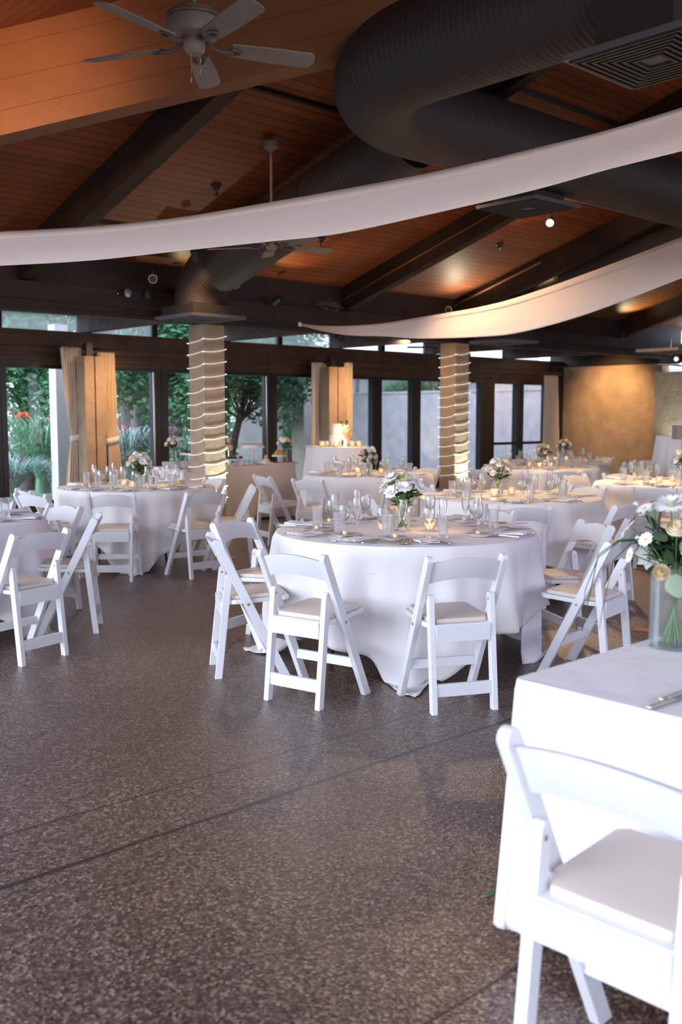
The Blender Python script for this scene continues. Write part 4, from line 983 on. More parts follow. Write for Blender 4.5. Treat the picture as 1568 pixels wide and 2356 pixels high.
for tb, seats in SEATS.items():
    cx, cy, r = TABS[tb]; tz = TH_ + (.009 if tb == 'T1' else .003); far = tb in ('T6', 'T8')
    for i, sdeg in enumerate(seats):
        g = math.radians(sdeg + R.uniform(-2, 2)); rr = random.Random(i * 31 + ord(tb[1]))
        u = Vector((math.cos(g), math.sin(g), 0)); v = Vector((-u.y, u.x, 0))     # v = to the sitter's left when facing in? (sitter's right = v)
        face = g + PI / 2                                                       # +y of the piece points inwards
        def P(inw, side): q = Vector((cx, cy, 0)) + u * (r - inw) + v * side; return q.x, q.y
        def lay(kind, inw, side, rot=0, dz=0):
            a, b = KL[kind]; x_, y_ = P(inw + rr.uniform(-.008, .008), side + rr.uniform(-.008, .008))
            put(kind, x_, y_, face + rot + rr.uniform(-.12, .12), tz + dz, a + ' on the ' + TNAME[tb], b + ' of the ' + TNAME[tb])
        lay('napkin', .12, 0, rr.uniform(-.2, .2))
        lay('tumbler', .28, .13); lay('wine', .36, .06); lay('flute', .40, .17 - .02 * (i % 3))
        if not far:
            lay('fork', .13, -.09); 
            lay('knife', .13, .10); lay('plate', .27, -.15)
            if tb in ('T1', 'T5', 'T2'):
                q = P(.27, -.15); put('butter', q[0], q[1], 0, tz + .009, KL['butter'][0] + ' on the ' + TNAME[tb], 'butter balls of the ' + TNAME[tb])
            if tb == 'T1': lay('fork', .13, -.115)
            if tb == 'T1' and i in (5, 0): lay('menu', .15, .19, 1.2)
        else: lay('plate', .16, 0, 0, .018)
    for k in range(3):
        g = 2.1 * k + ord(tb[1]); q = (cx + .17 * math.cos(g), cy + .17 * math.sin(g)); put('votive', q[0], q[1], 0, tz, KL['votive'][0] + ' on the ' + TNAME[tb], 'votive candles of the ' + TNAME[tb])
        if tb in ('T1', 'T2', 'T5', 'T7', 'T4', 'T6') and k == 0: light('candle_glow', 'POINT', (q[0], q[1], tz + .12), .7, (1, .55, .22), shadow_soft_size=.02)
# knives and forks on the near table
for i, (px, py) in enumerate(((1522, 1618), (1548, 1600))):
    q = at_z(px + 26, py - 2, TH_); put('knife', q.x, q.y, -1.6, TH_ + .003, 'steel table knife at the corner of the near long table', 'knives on the near table')

# ------------------------------------------------------------------ flowers
def leaf_mesh(L, W_, bend=.25, seg=6):
    mb = MB(); vs = []
    for i in range(seg + 1):
        u = i / seg; w_ = W_ * math.sin(PI * min(1, u * .92 + .05)) ** .8; x = L * u; z = bend * L * math.sin(PI * u * .7) * .6
        vs += [(x, -w_, z - .15 * w_), (x, 0, z + .25 * w_ * 0), (x, w_, z - .15 * w_)]
    fs = []
    for i in range(seg): a = 3 * i; fs += [(a, a + 1, a + 4, a + 3), (a + 1, a + 2, a + 5, a + 4)]
    return vs, fs
def xform(vs, mtx): return [tuple(mtx @ Vector(v)) for v in vs]
def bloom_daisy(r, petals, layers, name, pm, eye, parent, mtx, droop=.25, ew=.26):
    mb = MB()
    for l_ in range(layers):
        n = petals; rl = r * (1 - .22 * l_); el = .12 + .45 * l_ - droop * .4
        for k in range(n):
            g = 2 * PI * (k + .5 * l_) / n + R.uniform(-.08, .08); vs, fs = leaf_mesh(rl, rl * 2.6 / n + .0015, .18, 4)
            m_ = Matrix.Rotation(g, 4, 'Z') @ Matrix.Rotation(-el, 4, 'Y'); mb.add(xform(vs, mtx @ m_), fs)
    o = mb.build(name, pm, parent, smooth=True)
    e = MB(); prof = [(0, r * .10), (r * ew * .6, r * .085), (r * ew, r * .02), (r * ew * .9, -r * .02)]
    vs = []; A = 12
    for rr_, z in prof: vs += [(rr_ * math.cos(2 * PI * k / A), rr_ * math.sin(2 * PI * k / A), z) for k in range(A)]
    e.add(xform(vs, mtx), [(i * A + k, i * A + (k + 1) % A, (i + 1) * A + (k + 1) % A, (i + 1) * A + k) for i in range(3) for k in range(A)]); e.build('flower_eye', eye, o, smooth=True)
    return o
def bloom_rose(r, name, pm, parent, mtx):
    mb = MB()
    for l_ in range(4):
        n = 5; rl = r * (.42 + .2 * l_)
        for k in range(n):
            g0 = 2 * PI * k / n + l_ * .7; vs = []; S = 5
            for a in range(S + 1):
                for b in range(S + 1):
                    ga = g0 + (a / S - .5) * 1.7; u = b / S; rad = rl * (.45 + .6 * math.sin(u * PI * .62)); z = -r * .5 + r * (1.25 - .16 * l_) * u - .12 * r * (2 * a / S - 1) ** 2
                    vs.append((rad * math.cos(ga), rad * math.sin(ga), z))
            mb.add(xform(vs, mtx), [(a * (S + 1) + b, (a + 1) * (S + 1) + b, (a + 1) * (S + 1) + b + 1, a * (S + 1) + b + 1) for a in range(S) for b in range(S)])
    return mb.build(name, pm, parent, smooth=True)
def bouquet(loc, label, scale=1, seed=1, vase='low', big=True, recipe=None, spread=.11, height=.13, vr=.045, vh=.11, rz=0, leaves=14, sage=False, water=True, low=0.0, collar=26):
    global R
    sv = R; R = random.Random(seed)
    t = thing('flower_arrangement', label, 'flowers', loc, rz); t.scale = (scale,) * 3
    MB().lathe([(0, 0), (vr * .98, 0), (vr, .004), (vr, vh), (vr - .003, vh), (vr - .003, .010), (0, .009)], 36).build('vase', M['vase'], t, smooth=True)
    if water: MB().lathe([(0, .0102), (vr - .0035, .0102), (vr - .0035, vh * .62), (0, vh * .62)], 36).build('water', M['vase_water'], t, smooth=True)
    top = vh + .02
    recipe = recipe or [('mum', M['petal_green'], .062), ('rose', M['petal'], .034), ('daisy', M['petal'], .045), ('daisy', M['petal'], .044), ('rose', M['petal_blush'], .034), ('daisy', M['petal'], .046), ('daisy', M['petal'], .042), ('rose', M['petal_cream'], .03), ('daisy', M['petal'], .044), ('rose', M['petal'], .03), ('daisy', M['petal'], .042), ('daisy', M['petal'], .04), ('rose', M['petal'], .03), ('daisy', M['petal'], .04), ('rose', M['petal_cream'], .026)]
    n = len(recipe)
    for i, (kd, pm, rr_) in enumerate(recipe):
        g = i * 2.399 + seed; fr_ = (i + .6) / n; el = 1.25 - (1.0 + low) * fr_
        d = Vector((math.cos(g) * math.cos(el), math.sin(g) * math.cos(el), math.sin(el)))
        c = Vector((0, 0, top)) + Vector((d.x * spread, d.y * spread, .02 + d.z * height)) * R.uniform(.85, 1.1)
        mt = Matrix.Translation(c) @ (d + Vector((0, 0, .25))).to_track_quat('Z', 'Y').to_matrix().to_4x4()
        if kd == 'mum': b_ = bloom_daisy(rr_, 22, 4, 'chrysanthemum', pm, M['flower_eye_green'], t, mt, ew=.22)
        elif kd == 'daisy': b_ = bloom_daisy(rr_, 9, 2, 'daisy', pm, M['flower_eye_green'], t, mt, ew=.12)
        elif kd == 'eye': b_ = bloom_daisy(rr_, 13, 1, 'daisy', pm, M['flower_eye'], t, mt, ew=.28)
        else: b_ = bloom_rose(rr_, 'rose', pm, t, mt)
        foot = Vector((-d.x * vr * .5, -d.y * vr * .5, .015)); neck_ = Vector((d.x * vr * .6, d.y * vr * .6, vh))
        MB().tube([foot, neck_, c - d * .01], .0024, 6, False).build('stem', M['stem'], t, smooth=True)
    for i in range(leaves):
        g = i * 2.399 + 1.3 * seed; el = R.uniform(-.35, .8); L = R.uniform(.05, .085); d = Vector((math.cos(g) * math.cos(el), math.sin(g) * math.cos(el), math.sin(el)))
        c = Vector((math.cos(g) * spread * .35, math.sin(g) * spread * .35, top + R.uniform(-.01, height * .55)))
        vs, fs = leaf_mesh(L * (1.25 if i % 4 == 0 else 1), L * .26, .3)
        mt = Matrix.Translation(c) @ d.to_track_quat('X', 'Z').to_matrix().to_4x4() @ Matrix.Rotation(R.uniform(-.6, .6), 4, 'X')
        MB().add(xform(vs, mt), fs).build('leaf', M['leaf_sage'] if (sage and i % 3 == 0) else (M['leaf'] if i % 2 else M['leaf_dark']), t, smooth=True)
    # collar of foliage that fills the neck
    mb = MB()
    for i in range(collar):
        g = R.uniform(0, 6.28); el = R.uniform(-.5, .9 if collar > 30 else .5); L = R.uniform(.04, .06) * spread / .11; d = Vector((math.cos(g) * math.cos(el), math.sin(g) * math.cos(el), math.sin(el))); vs, fs = leaf_mesh(L, L * .3, .3, 4)
        mb.add(xform(vs, Matrix.Translation(Vector((math.cos(g) * .015, math.sin(g) * .015, top + R.uniform(-.015, .06)))) @ d.to_track_quat('X', 'Z').to_matrix().to_4x4()), fs)
    o = mb.build('foliage', M['leaf_dark'], t, smooth=True); o['kind'] = 'stuff'
    R = sv
    return t
BQL = {'T1': ('low bouquet of white flowers and one pale green chrysanthemum on the front table', .6, 3), 'T2': ('low white bouquet beside the number 3 card', .6, 5), 'T4': ('dense cream and white bouquet on the table before the cake', 2.1, 8), 'T5': ('white rose bouquet with a tall dark leaf right of centre', 1.2, 12),
       'T6': ('yellow-green bouquet on the table before the glass doors', .3, 16), 'T7': ('yellow-green bouquet cut by the right edge of the photo', 2.8, 21), 'T8': ('golden bouquet on the farthest table', 1.9, 25)}
for tb, (lb, rz, sd) in BQL.items():
    cx, cy, r = TABS[tb]; rec = None; sc_ = 1.25 if tb == 'T1' else 1.15
    if tb in ('T6', 'T7', 'T8'): rec = [('mum', M['petal_green'], .045), ('rose', M['petal_cream'], .03), ('mum', M['petal_green'], .038), ('rose', M['petal_cream'], .028), ('daisy', M['petal'], .034), ('rose', M['petal_blush'], .026), ('daisy', M['petal'], .034), ('rose', M['petal'], .028), ('rose', M['petal_cream'], .026)]
    if tb in ('T5', 'T4'): rec = [('rose', M['petal'], .032), ('rose', M['petal'], .030), ('rose', M['petal_cream'], .030), ('daisy', M['petal'], .036), ('rose', M['petal'], .030), ('rose', M['petal_blush'] if tb == 'T4' else M['petal'], .026), ('daisy', M['petal'], .034), ('rose', M['petal_cream'], .026), ('rose', M['petal'], .026), ('daisy', M['petal_cream'], .03)]
    x_, y_ = cx, cy
    if tb == 'T1':
        q = at_z(925, 1222, TH_); x_, y_ = q.x, q.y
    if tb == 'T5': q = at_z(1144, 1140, TH_); x_, y_ = q.x, q.y
    if tb == 'T4': q = at_z(847, 1093, TH_); x_, y_ = q.x, q.y
    if tb == 'T2': q = at_z(322, 1119, TH_); x_, y_ = q.x, q.y
    if tb == 'T6': q = at_z(1248, 1074, TH_); x_, y_ = q.x, q.y
    if tb == 'T8': q = at_z(1297, 1056, TH_); x_, y_ = q.x, q.y
    if tb == 'T7': q = at_z(1567, 1108, TH_); x_, y_ = q.x, q.y
    b = bouquet((x_, y_, TH_ + (.009 if tb == 'T1' else .003)), lb, sc_, sd, recipe=rec, rz=rz)
    if tb == 'T5':
        vs, fs = leaf_mesh(.17, .028, .35, 8); mt = Matrix.Translation((.0, 0, .13)) @ (RT * .5 + UPV * .9).to_track_quat('X', 'Z').to_matrix().to_4x4()
        MB().add(xform(vs, Matrix.Rotation(-rz, 4, 'Z') @ mt), fs).build('tall_leaf', M['leaf_dark'], b, smooth=True)
# number cards
def numcard(px, py, tz, text, label, face):
    q = at_z(px, py, tz); t = thing('table_number_card', label, 'sign', (q.x, q.y, tz), face)
    MB().box((-.042, -.001, 0), (.042, .001, .125)).build('card', M['card'], t, rot=(-.12, 0, 0))
    c = bpy.data.curves.new('numeral', 'FONT'); c.body = text; c.size = .085; c.align_x = 'CENTER'; c.align_y = 'CENTER'; c.extrude = .0006
    tmp = bpy.data.objects.new('numeral_curve', c); COL.objects.link(tmp); dg = bpy.context.evaluated_depsgraph_get(); me = bpy.data.meshes.new_from_object(tmp.evaluated_get(dg)); bpy.data.objects.remove(tmp)
    me.materials.clear(); me.materials.append(M['ink']); o = bpy.data.objects.new('numeral', me); COL.objects.link(o); o.parent = t; o.rotation_euler = (PI / 2 - .12, 0, 0); o.location = (0, .0055, .066)
    MB().box((-.03, -.03, 0), (.03, .03, .006)).build('foot', M['silver'], t)
    return t
numcard(352, 1122, TH_ + .003, '3', 'pink table card with a black number 3', TH - PI / 2)
numcard(1256, 1079, TH_ + .003, '2', 'pink table card on the table before the glass doors', TH - PI / 2 + .2)
# tall vase with daisies on the near table
VQ = at_z(1547, 1489, TH_)
rec = [('mum', M['petal'], .062), ('mum', M['petal'], .055), ('eye', M['petal'], .028), ('rose', M['petal_cream'], .032), ('mum', M['petal'], .05), ('eye', M['petal'], .028), ('daisy', M['petal'], .055), ('daisy', M['petal'], .055), ('rose', M['petal_cream'], .03), ('eye', M['petal'], .026), ('eye', M['petal'], .026), ('mum', M['petal'], .055), ('rose', M['petal_cream'], .028), ('eye', M['petal'], .025), ('eye', M['petal'], .025), ('daisy', M['petal'], .052), ('mum', M['petal'], .05), ('rose', M['petal_cream'], .03), ('eye', M['petal'], .026), ('rose', M['petal'], .026), ('daisy', M['petal'], .055), ('rose', M['petal_cream'], .024), ('daisy', M['petal'], .045)]
bq = bouquet((VQ.x, VQ.y, TH_ + .002), 'tall clear vase of white daisies and cream buds on the near table', 1, 41, recipe=rec, spread=.17, height=.17, vr=.074, vh=.255, leaves=30, sage=True, low=.55, collar=60)
for s_, (dx, dy, dz) in enumerate(((-.9, .1, .25), (-.8, -.2, .15), (-.85, .3, .35))):
    base = Vector((0, 0, .28)); d = RT * dx + FW * dy; P_ = [base, base + d * .10 + UPV * .055, base + d * .19 + UPV * .05, base + d * .26 - UPV * .0, base + d * .30 - UPV * (.10 + .05 * s_), base + d * .31 - UPV * (.17 + .04 * s_)]
    MB().tube(P_, [.0028, .0026, .0022, .0018, .0014, .0008], 6).build('grass_blade', M['leaf_dark'], bq, smooth=True)
MB().tube([Vector((0, 0, .28)), Vector((0, 0, .37)) - RT * .06, Vector((0, 0, .47)) - RT * .045], [.004, .006, .001], 6).build('seed_spike', mat('dark_spike', (.06, .045, .04), .7), bq, smooth=True)
vs, fs = leaf_mesh(.075, .034, .1, 8); MB().add(xform(vs, Matrix.Translation((-.035, -.01, .235)) @ Vector((.1, -.3, -1)).to_track_quat('X', 'Y').to_matrix().to_4x4()), fs).build('round_leaf', M['leaf_sage'], bq, smooth=True)
# stray leaf and paper on the floor
q = at_z(1136, 2052, 0); vs, fs = leaf_mesh(.10, .012, .25, 8); tag(MB().add([(x, y, z + .004) for x, y, z in vs], fs).build('fallen_leaf', M['leaf'], loc=(q.x - .05, q.y, 0), rot=(0, 0, -.5), smooth=True, solid=.001), 'small green leaf lying on the brown floor', 'leaf')
q = at_z(1475, 1449, 0); tag(MB().box((-.06, -.05, 0), (.06, .05, .004)).build('dropped_paper', M['rust'], loc=(q.x, q.y, .001), rot=(0, 0, .4)), 'tan scrap of paper on the floor left of the tall vase', 'paper')

# ------------------------------------------------------------------ cake and desserts
q = at(779, 1024, 14.25)
t = thing('wedding_cake', 'two-tier white cake with flowers on the tall cake table', 'cake', (q.x, q.y, CZ + .003))
MB().lathe([(0, 0), (.17, 0), (.172, .008), (.16, .012), (0, .012)], 32).build('board', M['silver'], t, smooth=True)
MB().lathe([(.0, .012), (.135, .012), (.137, .02), (.137, .155), (.132, .162), (0, .162)], 40).build('lower_tier', M['frosting'], t, smooth=True)
MB().lathe([(.0, .162), (.105, .162), (.107, .17), (.107, .315), (.102, .322), (0, .322)], 40).build('upper_tier', M['frosting'], t, smooth=True)
for i, (sx, up, kd, pm, rr_) in enumerate(((.10, .22, 'mum', M['petal_green'], .05), (.12, .16, 'rose', M['petal_blush'], .045), (.08, .17, 'rose', M['petal_cream'], .045), (.14, .24, 'rose', M['petal_cream'], .04), (.15, .12, 'rose', M['petal_blush'], .035), (.11, .27, 'daisy', M['petal'], .05))):
    c = RT * sx - FW * .09 + UPV * up; d = RT * .5 - FW * .8 + UPV * .2; mt = Matrix.Translation(c) @ d.to_track_quat('Z', 'Y').to_matrix().to_4x4()
    if kd == 'rose': bloom_rose(rr_, 'rose', pm, t, mt)
    else: bloom_daisy(rr_, 16, 3, 'blossom', pm, M['flower_eye_green'], t, mt)
for c, d in ((RT * .06 - FW * .14 + UPV * .10, -UPV - RT * .2), (RT * .1 - FW * .1 + UPV * .30, UPV + RT * .3), (RT * .05 - FW * .1 + UPV * .29, UPV - RT * .3)):
    vs, fs = leaf_mesh(.08, .02, .2); MB().add(xform(vs, Matrix.Translation(c) @ d.to_track_quat('X', 'Y').to_matrix().to_4x4()), fs).build('leaf', M['leaf_dark'], t, smooth=True)
for px, dd, nm in ((741, 14.15, 'leftmost'), (753, 14.3, 'second from left'), (774, 13.95, 'middle'), (810, 14.2, 'second from right'), (825, 14.25, 'rightmost')):
    q = at(px, 1022, dd); o = put('votive', q.x, q.y, 0, CZ + .003, '%s of the votive candles around the white cake' % nm, 'votive candles on the cake table'); o.scale = (1.35, 1.35, 1.15)
light('cake_candles', 'POINT', (CT.x - .2, CT.y - .35, CZ + .2), 2.5, (1, .62, .3), shadow_soft_size=.04)
q = at(794, 1018, 14.0); tag(MB().lathe([(0, 0), (.028, 0), (.028, .1), (0, .1)], 16).build('pillar_candle', M['paint_white'], loc=(q.x, q.y, CZ + .003), smooth=True), 'short white pillar right of the cake', 'candle')
q = at(717, 1026, 14.15); tag(MB().lathe([(0, 0), (.11, 0), (.12, .008), (.115, .014), (0, .012)], 24).build('cake_plate', M['plate'], loc=(q.x, q.y, CZ + .003), smooth=True), 'flat plate at the left edge of the cake table', 'plate')
DTZ = TH_ + .003
def onD(px, dy=.3): p = at_z(px, 1072, TH_); s_ = at_y(px, 1072, DY0 + dy); return (s_.x, DY0 + dy)
def stand(px, label, r, h, dy=.3, name='cake_stand', square=False):
    x_, y_ = onD(px, dy); t = thing(name, label, 'cake stand', (x_, y_, DTZ))
    MB().lathe([(0, 0), (r * .55, 0), (r * .5, .012), (.014, .03), (.011, h * .5), (.018, h * .7), (.012, h - .03), (r * .4, h - .012)], 24).build('pedestal', M['plate'], t, smooth=True)
    MB().lathe([(0, h - .012), (r, h - .012), (r * 1.02, h - .03), (r * 1.03, h - .03), (r * 1.03, h), (0, h)], 32).build('plate', M['plate'], t, smooth=True); return t, x_, y_
def treats(x_, y_, z, r, m, n, label, name='chocolate_treat', s=.022, grp='treats'):
    base = MB().lathe([(0, 0), (s, 0), (s * 1.05, s * .8), (s * .7, s * 1.3), (0, s * 1.4)], 12)
    for i in range(n):
        g = 2.4 * i; rad = r * .8 * math.sqrt((i + .5) / n); o = MB().lathe([(0, 0), (s, 0), (s * 1.05, s * .8), (s * .7, s * 1.3), (0, s * 1.4)], 12).build(name, m, loc=(x_ + rad * math.cos(g), y_ + rad * math.sin(g), z), smooth=True); tag(o, label, 'food', grp)
st_, x_, y_ = stand(436, 'white cake stand of chocolates left of the wrapped column', .13, .20); treats(x_, y_, DTZ + .2, .12, M['chocolate'], 7, 'chocolate treat on the stand behind the wrapped column', grp='chocolates left of the column')
st_, x_, y_ = stand(529, 'low white stand of chocolate cakes just right of the wrapped column', .11, .10, .25); treats(x_, y_, DTZ + .1, .11, M['chocolate'], 8, 'chocolate cake on the low stand right of the wrapped column', grp='chocolates right of the column', name='chocolate_cake')
st_, x_, y_ = stand(553, 'tiny white pedestal with one chocolate cake', .045, .10, .2); treats(x_, y_, DTZ + .1, .01, M['chocolate'], 1, 'single chocolate cake on the tiny pedestal', s=.026, grp=None, name='chocolate_cake')
st_, x_, y_ = stand(580, 'large white cake stand on a slender foot', .18, .27, .35); tag(MB().lathe([(0, 0), (.165, 0), (.168, .02), (.15, .028), (0, .03)], 28).build('tart', M['frosting'], loc=(x_, y_, DTZ + .27), smooth=True), 'flat pale tart on the large white cake stand', 'cake')
x_, y_ = onD(526, .5); t = thing('pudding_dish', 'peach-coloured dessert on a thin stand beside the column', 'food', (x_, y_, DTZ)); MB().tube([(0, 0, 0), (0, 0, .22)], .008, 8).build('stand', M['silver'], t); MB().lathe([(.0, .21), (.055, .21), (.065, .25), (.055, .29), (0, .295)], 18).build('mousse', M['candle_peach'], t, smooth=True); MB().lathe([(0, .31), (.03, .33), (.025, .38), (0, .43)], 14).build('swirl', M['candle_peach'], t, smooth=True)
x_, y_ = onD(612, .22); t = thing('meringue_figure', 'small cream meringue with a peach ball on top', 'food', (x_, y_, DTZ)); MB().lathe([(0, 0), (.075, 0), (.07, .03), (.04, .08), (0, .1)], 18).build('meringue', M['frosting'], t, smooth=True); MB().lathe([(0, .085), (.028, .10), (.03, .12), (0, .145)], 14).build('ball', M['candle_peach'], t, smooth=True)
x_, y_ = onD(595, .2); tag(MB().lathe([(0, 0), (.045, 0), (.05, .012), (0, .02)], 16).build('pastry', M['pastry'], loc=(x_, y_, DTZ), smooth=True), 'small golden pastry at the front of the dessert table', 'food')
st_, x_, y_ = stand(643, 'low white cake stand of golden pastries by the flowers', .115, .13, .3); treats(x_, y_, DTZ + .13, .10, M['pastry'], 9, 'golden pastry heaped on the low white stand', 'golden_pastry', .03, 'golden pastries'); treats(x_, y_, DTZ + .165, .045, M['pastry'], 3, 'golden pastry heaped on the low white stand', 'golden_pastry', .03, 'golden pastries')
x_, y_ = onD(650, .1); tag(MB().box((-.22, -.09, 0), (.22, .09, .022)).build('serving_tray', M['plate'], loc=(x_, y_, DTZ), bevel=.004), 'long white tray at the right end of the dessert table', 'tray')
for i in range(10):
    tag(MB().lathe([(0, 0), (.02, 0), (.022, .014), (0, .02)], 10).build('berry_tartlet', M['berry'] if i % 3 else M['pastry'], loc=(x_ - .19 + .042 * i, y_ + .02 * (-1) ** i, DTZ + .023), smooth=True), 'red berry tartlet on the long white tray', 'food', 'berry tartlets')
x_, y_ = onD(400, .3); bouquet((x_, y_, DTZ), 'cream rose bouquet in a slim vase left of the wrapped column', 1.0, 51, recipe=[('rose', M['petal_cream'], .05), ('rose', M['petal_cream'], .045), ('rose', M['petal'], .045), ('rose', M['petal_cream'], .045), ('rose', M['petal'], .04), ('daisy', M['petal'], .05), ('rose', M['petal_cream'], .04), ('daisy', M['petal'], .045)], vr=.038, vh=.24, spread=.11, height=.13)
x_, y_ = onD(655, .45); bouquet((x_, y_, DTZ), 'cream bouquet behind the golden pastries at the right of the dessert table', 1.0, 57, recipe=[('rose', M['petal_cream'], .045), ('rose', M['petal'], .045), ('rose', M['petal_cream'], .04), ('mum', M['petal_green'], .045), ('daisy', M['petal'], .05), ('rose', M['petal_blush'], .035), ('rose', M['petal'], .04)], vr=.038, vh=.22, spread=.10, height=.12)
for i, px in enumerate((396, 424)):
    x_, y_ = onD(px, .06); tag(MB().box((-.14, -.05, 0), (.14, .05, .005)).add([(-.14, .02, .005), (.14, .02, .005), (.14, .05, .10), (-.14, .05, .10), (-.14, .026, .005), (.14, .026, .005), (.14, .056, .10), (-.14, .056, .10)], [(0, 1, 2, 3), (7, 6, 5, 4), (0, 4, 5, 1), (1, 5, 6, 2), (2, 6, 7, 3), (3, 7, 4, 0)]).build('folded_sign', M['paint_white'], loc=(x_, y_ - .02, DTZ)), ('left' if i == 0 else 'right') + ' one of two blank white folded cards on the dessert table', 'card')

# ================================================================== GARDEN
def pt2(px, depth): p = FW * depth + RT * ((px - 784) / 2298 * depth); return Vector((p.x, p.y))
A_ = pt2(596, 34.0); B_ = pt2(1330, 24.4)
d = (B_ - A_).normalized(); L = (B_ - A_).length; ang = math.atan2(d.y, d.x)
gw = thing('garden_wall', 'long grey stucco garden wall outside the windows', 'wall', (A_.x, A_.y, 0), ang)
MB().box((0, 0, -.05), (L, .25, 2.12)).build('wall_panel', M['stucco_out'], gw)
MB().box((-.02, -.03, 2.12), (L + .02, .28, 2.18)).build('wall_cap', M['stucco_out'], gw)
q = pt2(1236, 25.0); tag(MB().box((-.32, -.2, -.05), (.32, .2, 2.2)).build('garden_pier', M['stucco_out_tan'], loc=(q.x, q.y - 1.1, 0), rot=(0, 0, ang)), 'tan stucco pier before the garden wall at the right door', 'pillar')
q = at_y(701, 950, 16.4); tag(MB().box((-.2, -.2, -.05), (.2, .2, 3.0)).build('porch_pillar', M['stucco_out_tan'], loc=(q.x, q.y, 0)), 'pale stucco porch pillar outside left of the golden curtain', 'pillar')
q = at_y(138, 950, 15.6); tag(MB().box((-.12, -.12, -.05), (.12, .12, 3.0)).build('porch_pillar', mat('white_pillar_paint', (.72, .66, .60), .7), loc=(q.x, q.y, 0)), 'white pillar outside left of the tied-back curtain', 'pillar')
q = pt2(583, 24); tag(MB().box((-.35, -.2, -.05), (.35, .2, 1.75)).build('garden_pier', M['stucco_out_tan'], loc=(q.x, q.y, 0), rot=(0, 0, TH - PI / 2)), 'short tan stucco pier under the dark tree outside', 'pillar')
# white building beyond the wall with brown posts
q = pt2(1010, 40); bt = thing('white_building', 'white building with brown posts beyond the garden wall', 'building', (q.x, q.y, 0), TH - PI / 2)
MB().box((-5.0, 0, -.05), (11, 6, 3.4)).build('wall', M['paint_white'], bt)
MB().box((-5.2, -1.2, 3.3), (11.2, 6.2, 3.6)).build('roof', M['paint_white'], bt)
for x in (-3.3, -2.7, -.9, -.45, 1.4, 4.0, 6.2): MB().box((x - .08, -1.1, -.05), (x + .08, -.94, 3.3)).build('post', M['post_brown'], bt)
def foliage(mb, c, rad, n, size, rs, flat=.7):
    for _ in range(n):
        while True:
            p = Vector((rs.uniform(-1, 1), rs.uniform(-1, 1), rs.uniform(-1, 1)))
            if .35 < p.length < 1: break
        p = Vector((p.x * rad[0], p.y * rad[1], p.z * rad[2])) + Vector(c); s = size * rs.uniform(.6, 1.3)
        a = Vector((rs.gauss(0, 1), rs.gauss(0, 1), rs.gauss(0, 1))).normalized(); b = a.orthogonal().normalized()
        mb.add([p, p + a * s * .5 + b * s * .22, p + a * s, p + a * s * .5 - b * s * .22], [(0, 1, 2, 3)])
def tree(px, depth, h, cr, label, seed, m='tree_leaf', trunk_r=.16, clusters=13, leaves=380, name='tree', trunk='bark', lean=0, z0=None, size=.16, base=.38):
    rs = random.Random(seed); q = pt2(px, depth); t = thing(name, label, 'tree', (q.x, q.y, -.04))
    tp = [(0, 0, 0), (lean * .3, 0, h * .3), (lean * .7, .1, h * .55), (lean, 0, h * .8)]
    MB().tube(tp, [trunk_r, trunk_r * .8, trunk_r * .6, trunk_r * .25], 10).build('trunk', M[trunk], t, smooth=True)
    br = MB(); mb = MB()
    for i in range(clusters):
        g = i * 2.4; rr_ = cr * rs.uniform(.3, .95); c = (lean * .6 + rr_ * math.cos(g), rr_ * math.sin(g), h * rs.uniform(base, 1.0))
        foliage(mb, c, (cr * .55, cr * .55, cr * .5), int(leaves * 1.25), size, rs); br.tube([(lean * .5, 0, h * .4), ((lean * .5 + c[0]) / 2, c[1] / 2, (h * .4 + c[2]) / 2 + .1), c], [trunk_r * .3, trunk_r * .15, .01], 6)
    br.build('branches', M[trunk], t, smooth=True); o = mb.build('foliage', M[m], t); o['kind'] = 'stuff'; return t
tree(60, 20.5, 4.2, 1.3, 'dark green tree outside the leftmost window', 1, leaves=620, base=.42)
tree(-60, 24, 5.5, 2.0, 'tall tree beyond the left edge of the leftmost window', 12, m='tree_leaf_light', leaves=520, base=.3)
tree(150, 27, 5.6, 2.2, 'light green tree further behind the leftmost window', 2, m='tree_leaf_light', leaves=560, base=.3)
tree(318, 24.5, 4.6, 1.25, 'slim palm-trunked tree outside right of the grooved pier', 3, m='tree_leaf_light', trunk='bark_pale', trunk_r=.22, leaves=420, base=.42)
tree(290, 25.5, 4.6, 1.0, 'pale-trunked tree just left of its neighbour outside', 4, m='tree_leaf_light', trunk='bark_pale', trunk_r=.16, leaves=360, base=.45)
tree(405, 21.0, 4.2, 1.25, 'bushy dark tree outside left of the wrapped column', 5, leaves=650, base=.35)
tree(515, 20.0, 3.6, 1.3, 'leaning dark-trunked tree outside right of the wrapped column', 6, leaves=700, trunk_r=.09, lean=.9, base=.5)
tree(660, 30, 4.6, 1.5, 'tree behind the garden wall left of the golden curtain', 7, m='tree_leaf', leaves=480, base=.5)
tree(520, 32, 6.0, 2.6, 'large tree far behind the leaning tree', 8, m='tree_leaf_light', leaves=520, base=.25, size=.22)
tree(1010, 37.5, 3.6, 1.0, 'dark shrub tree before the white building', 9, leaves=300, base=.35)
tree(935, 37.8, 3.4, .8, 'smaller shrub tree before the white building', 10, leaves=300, base=.4)
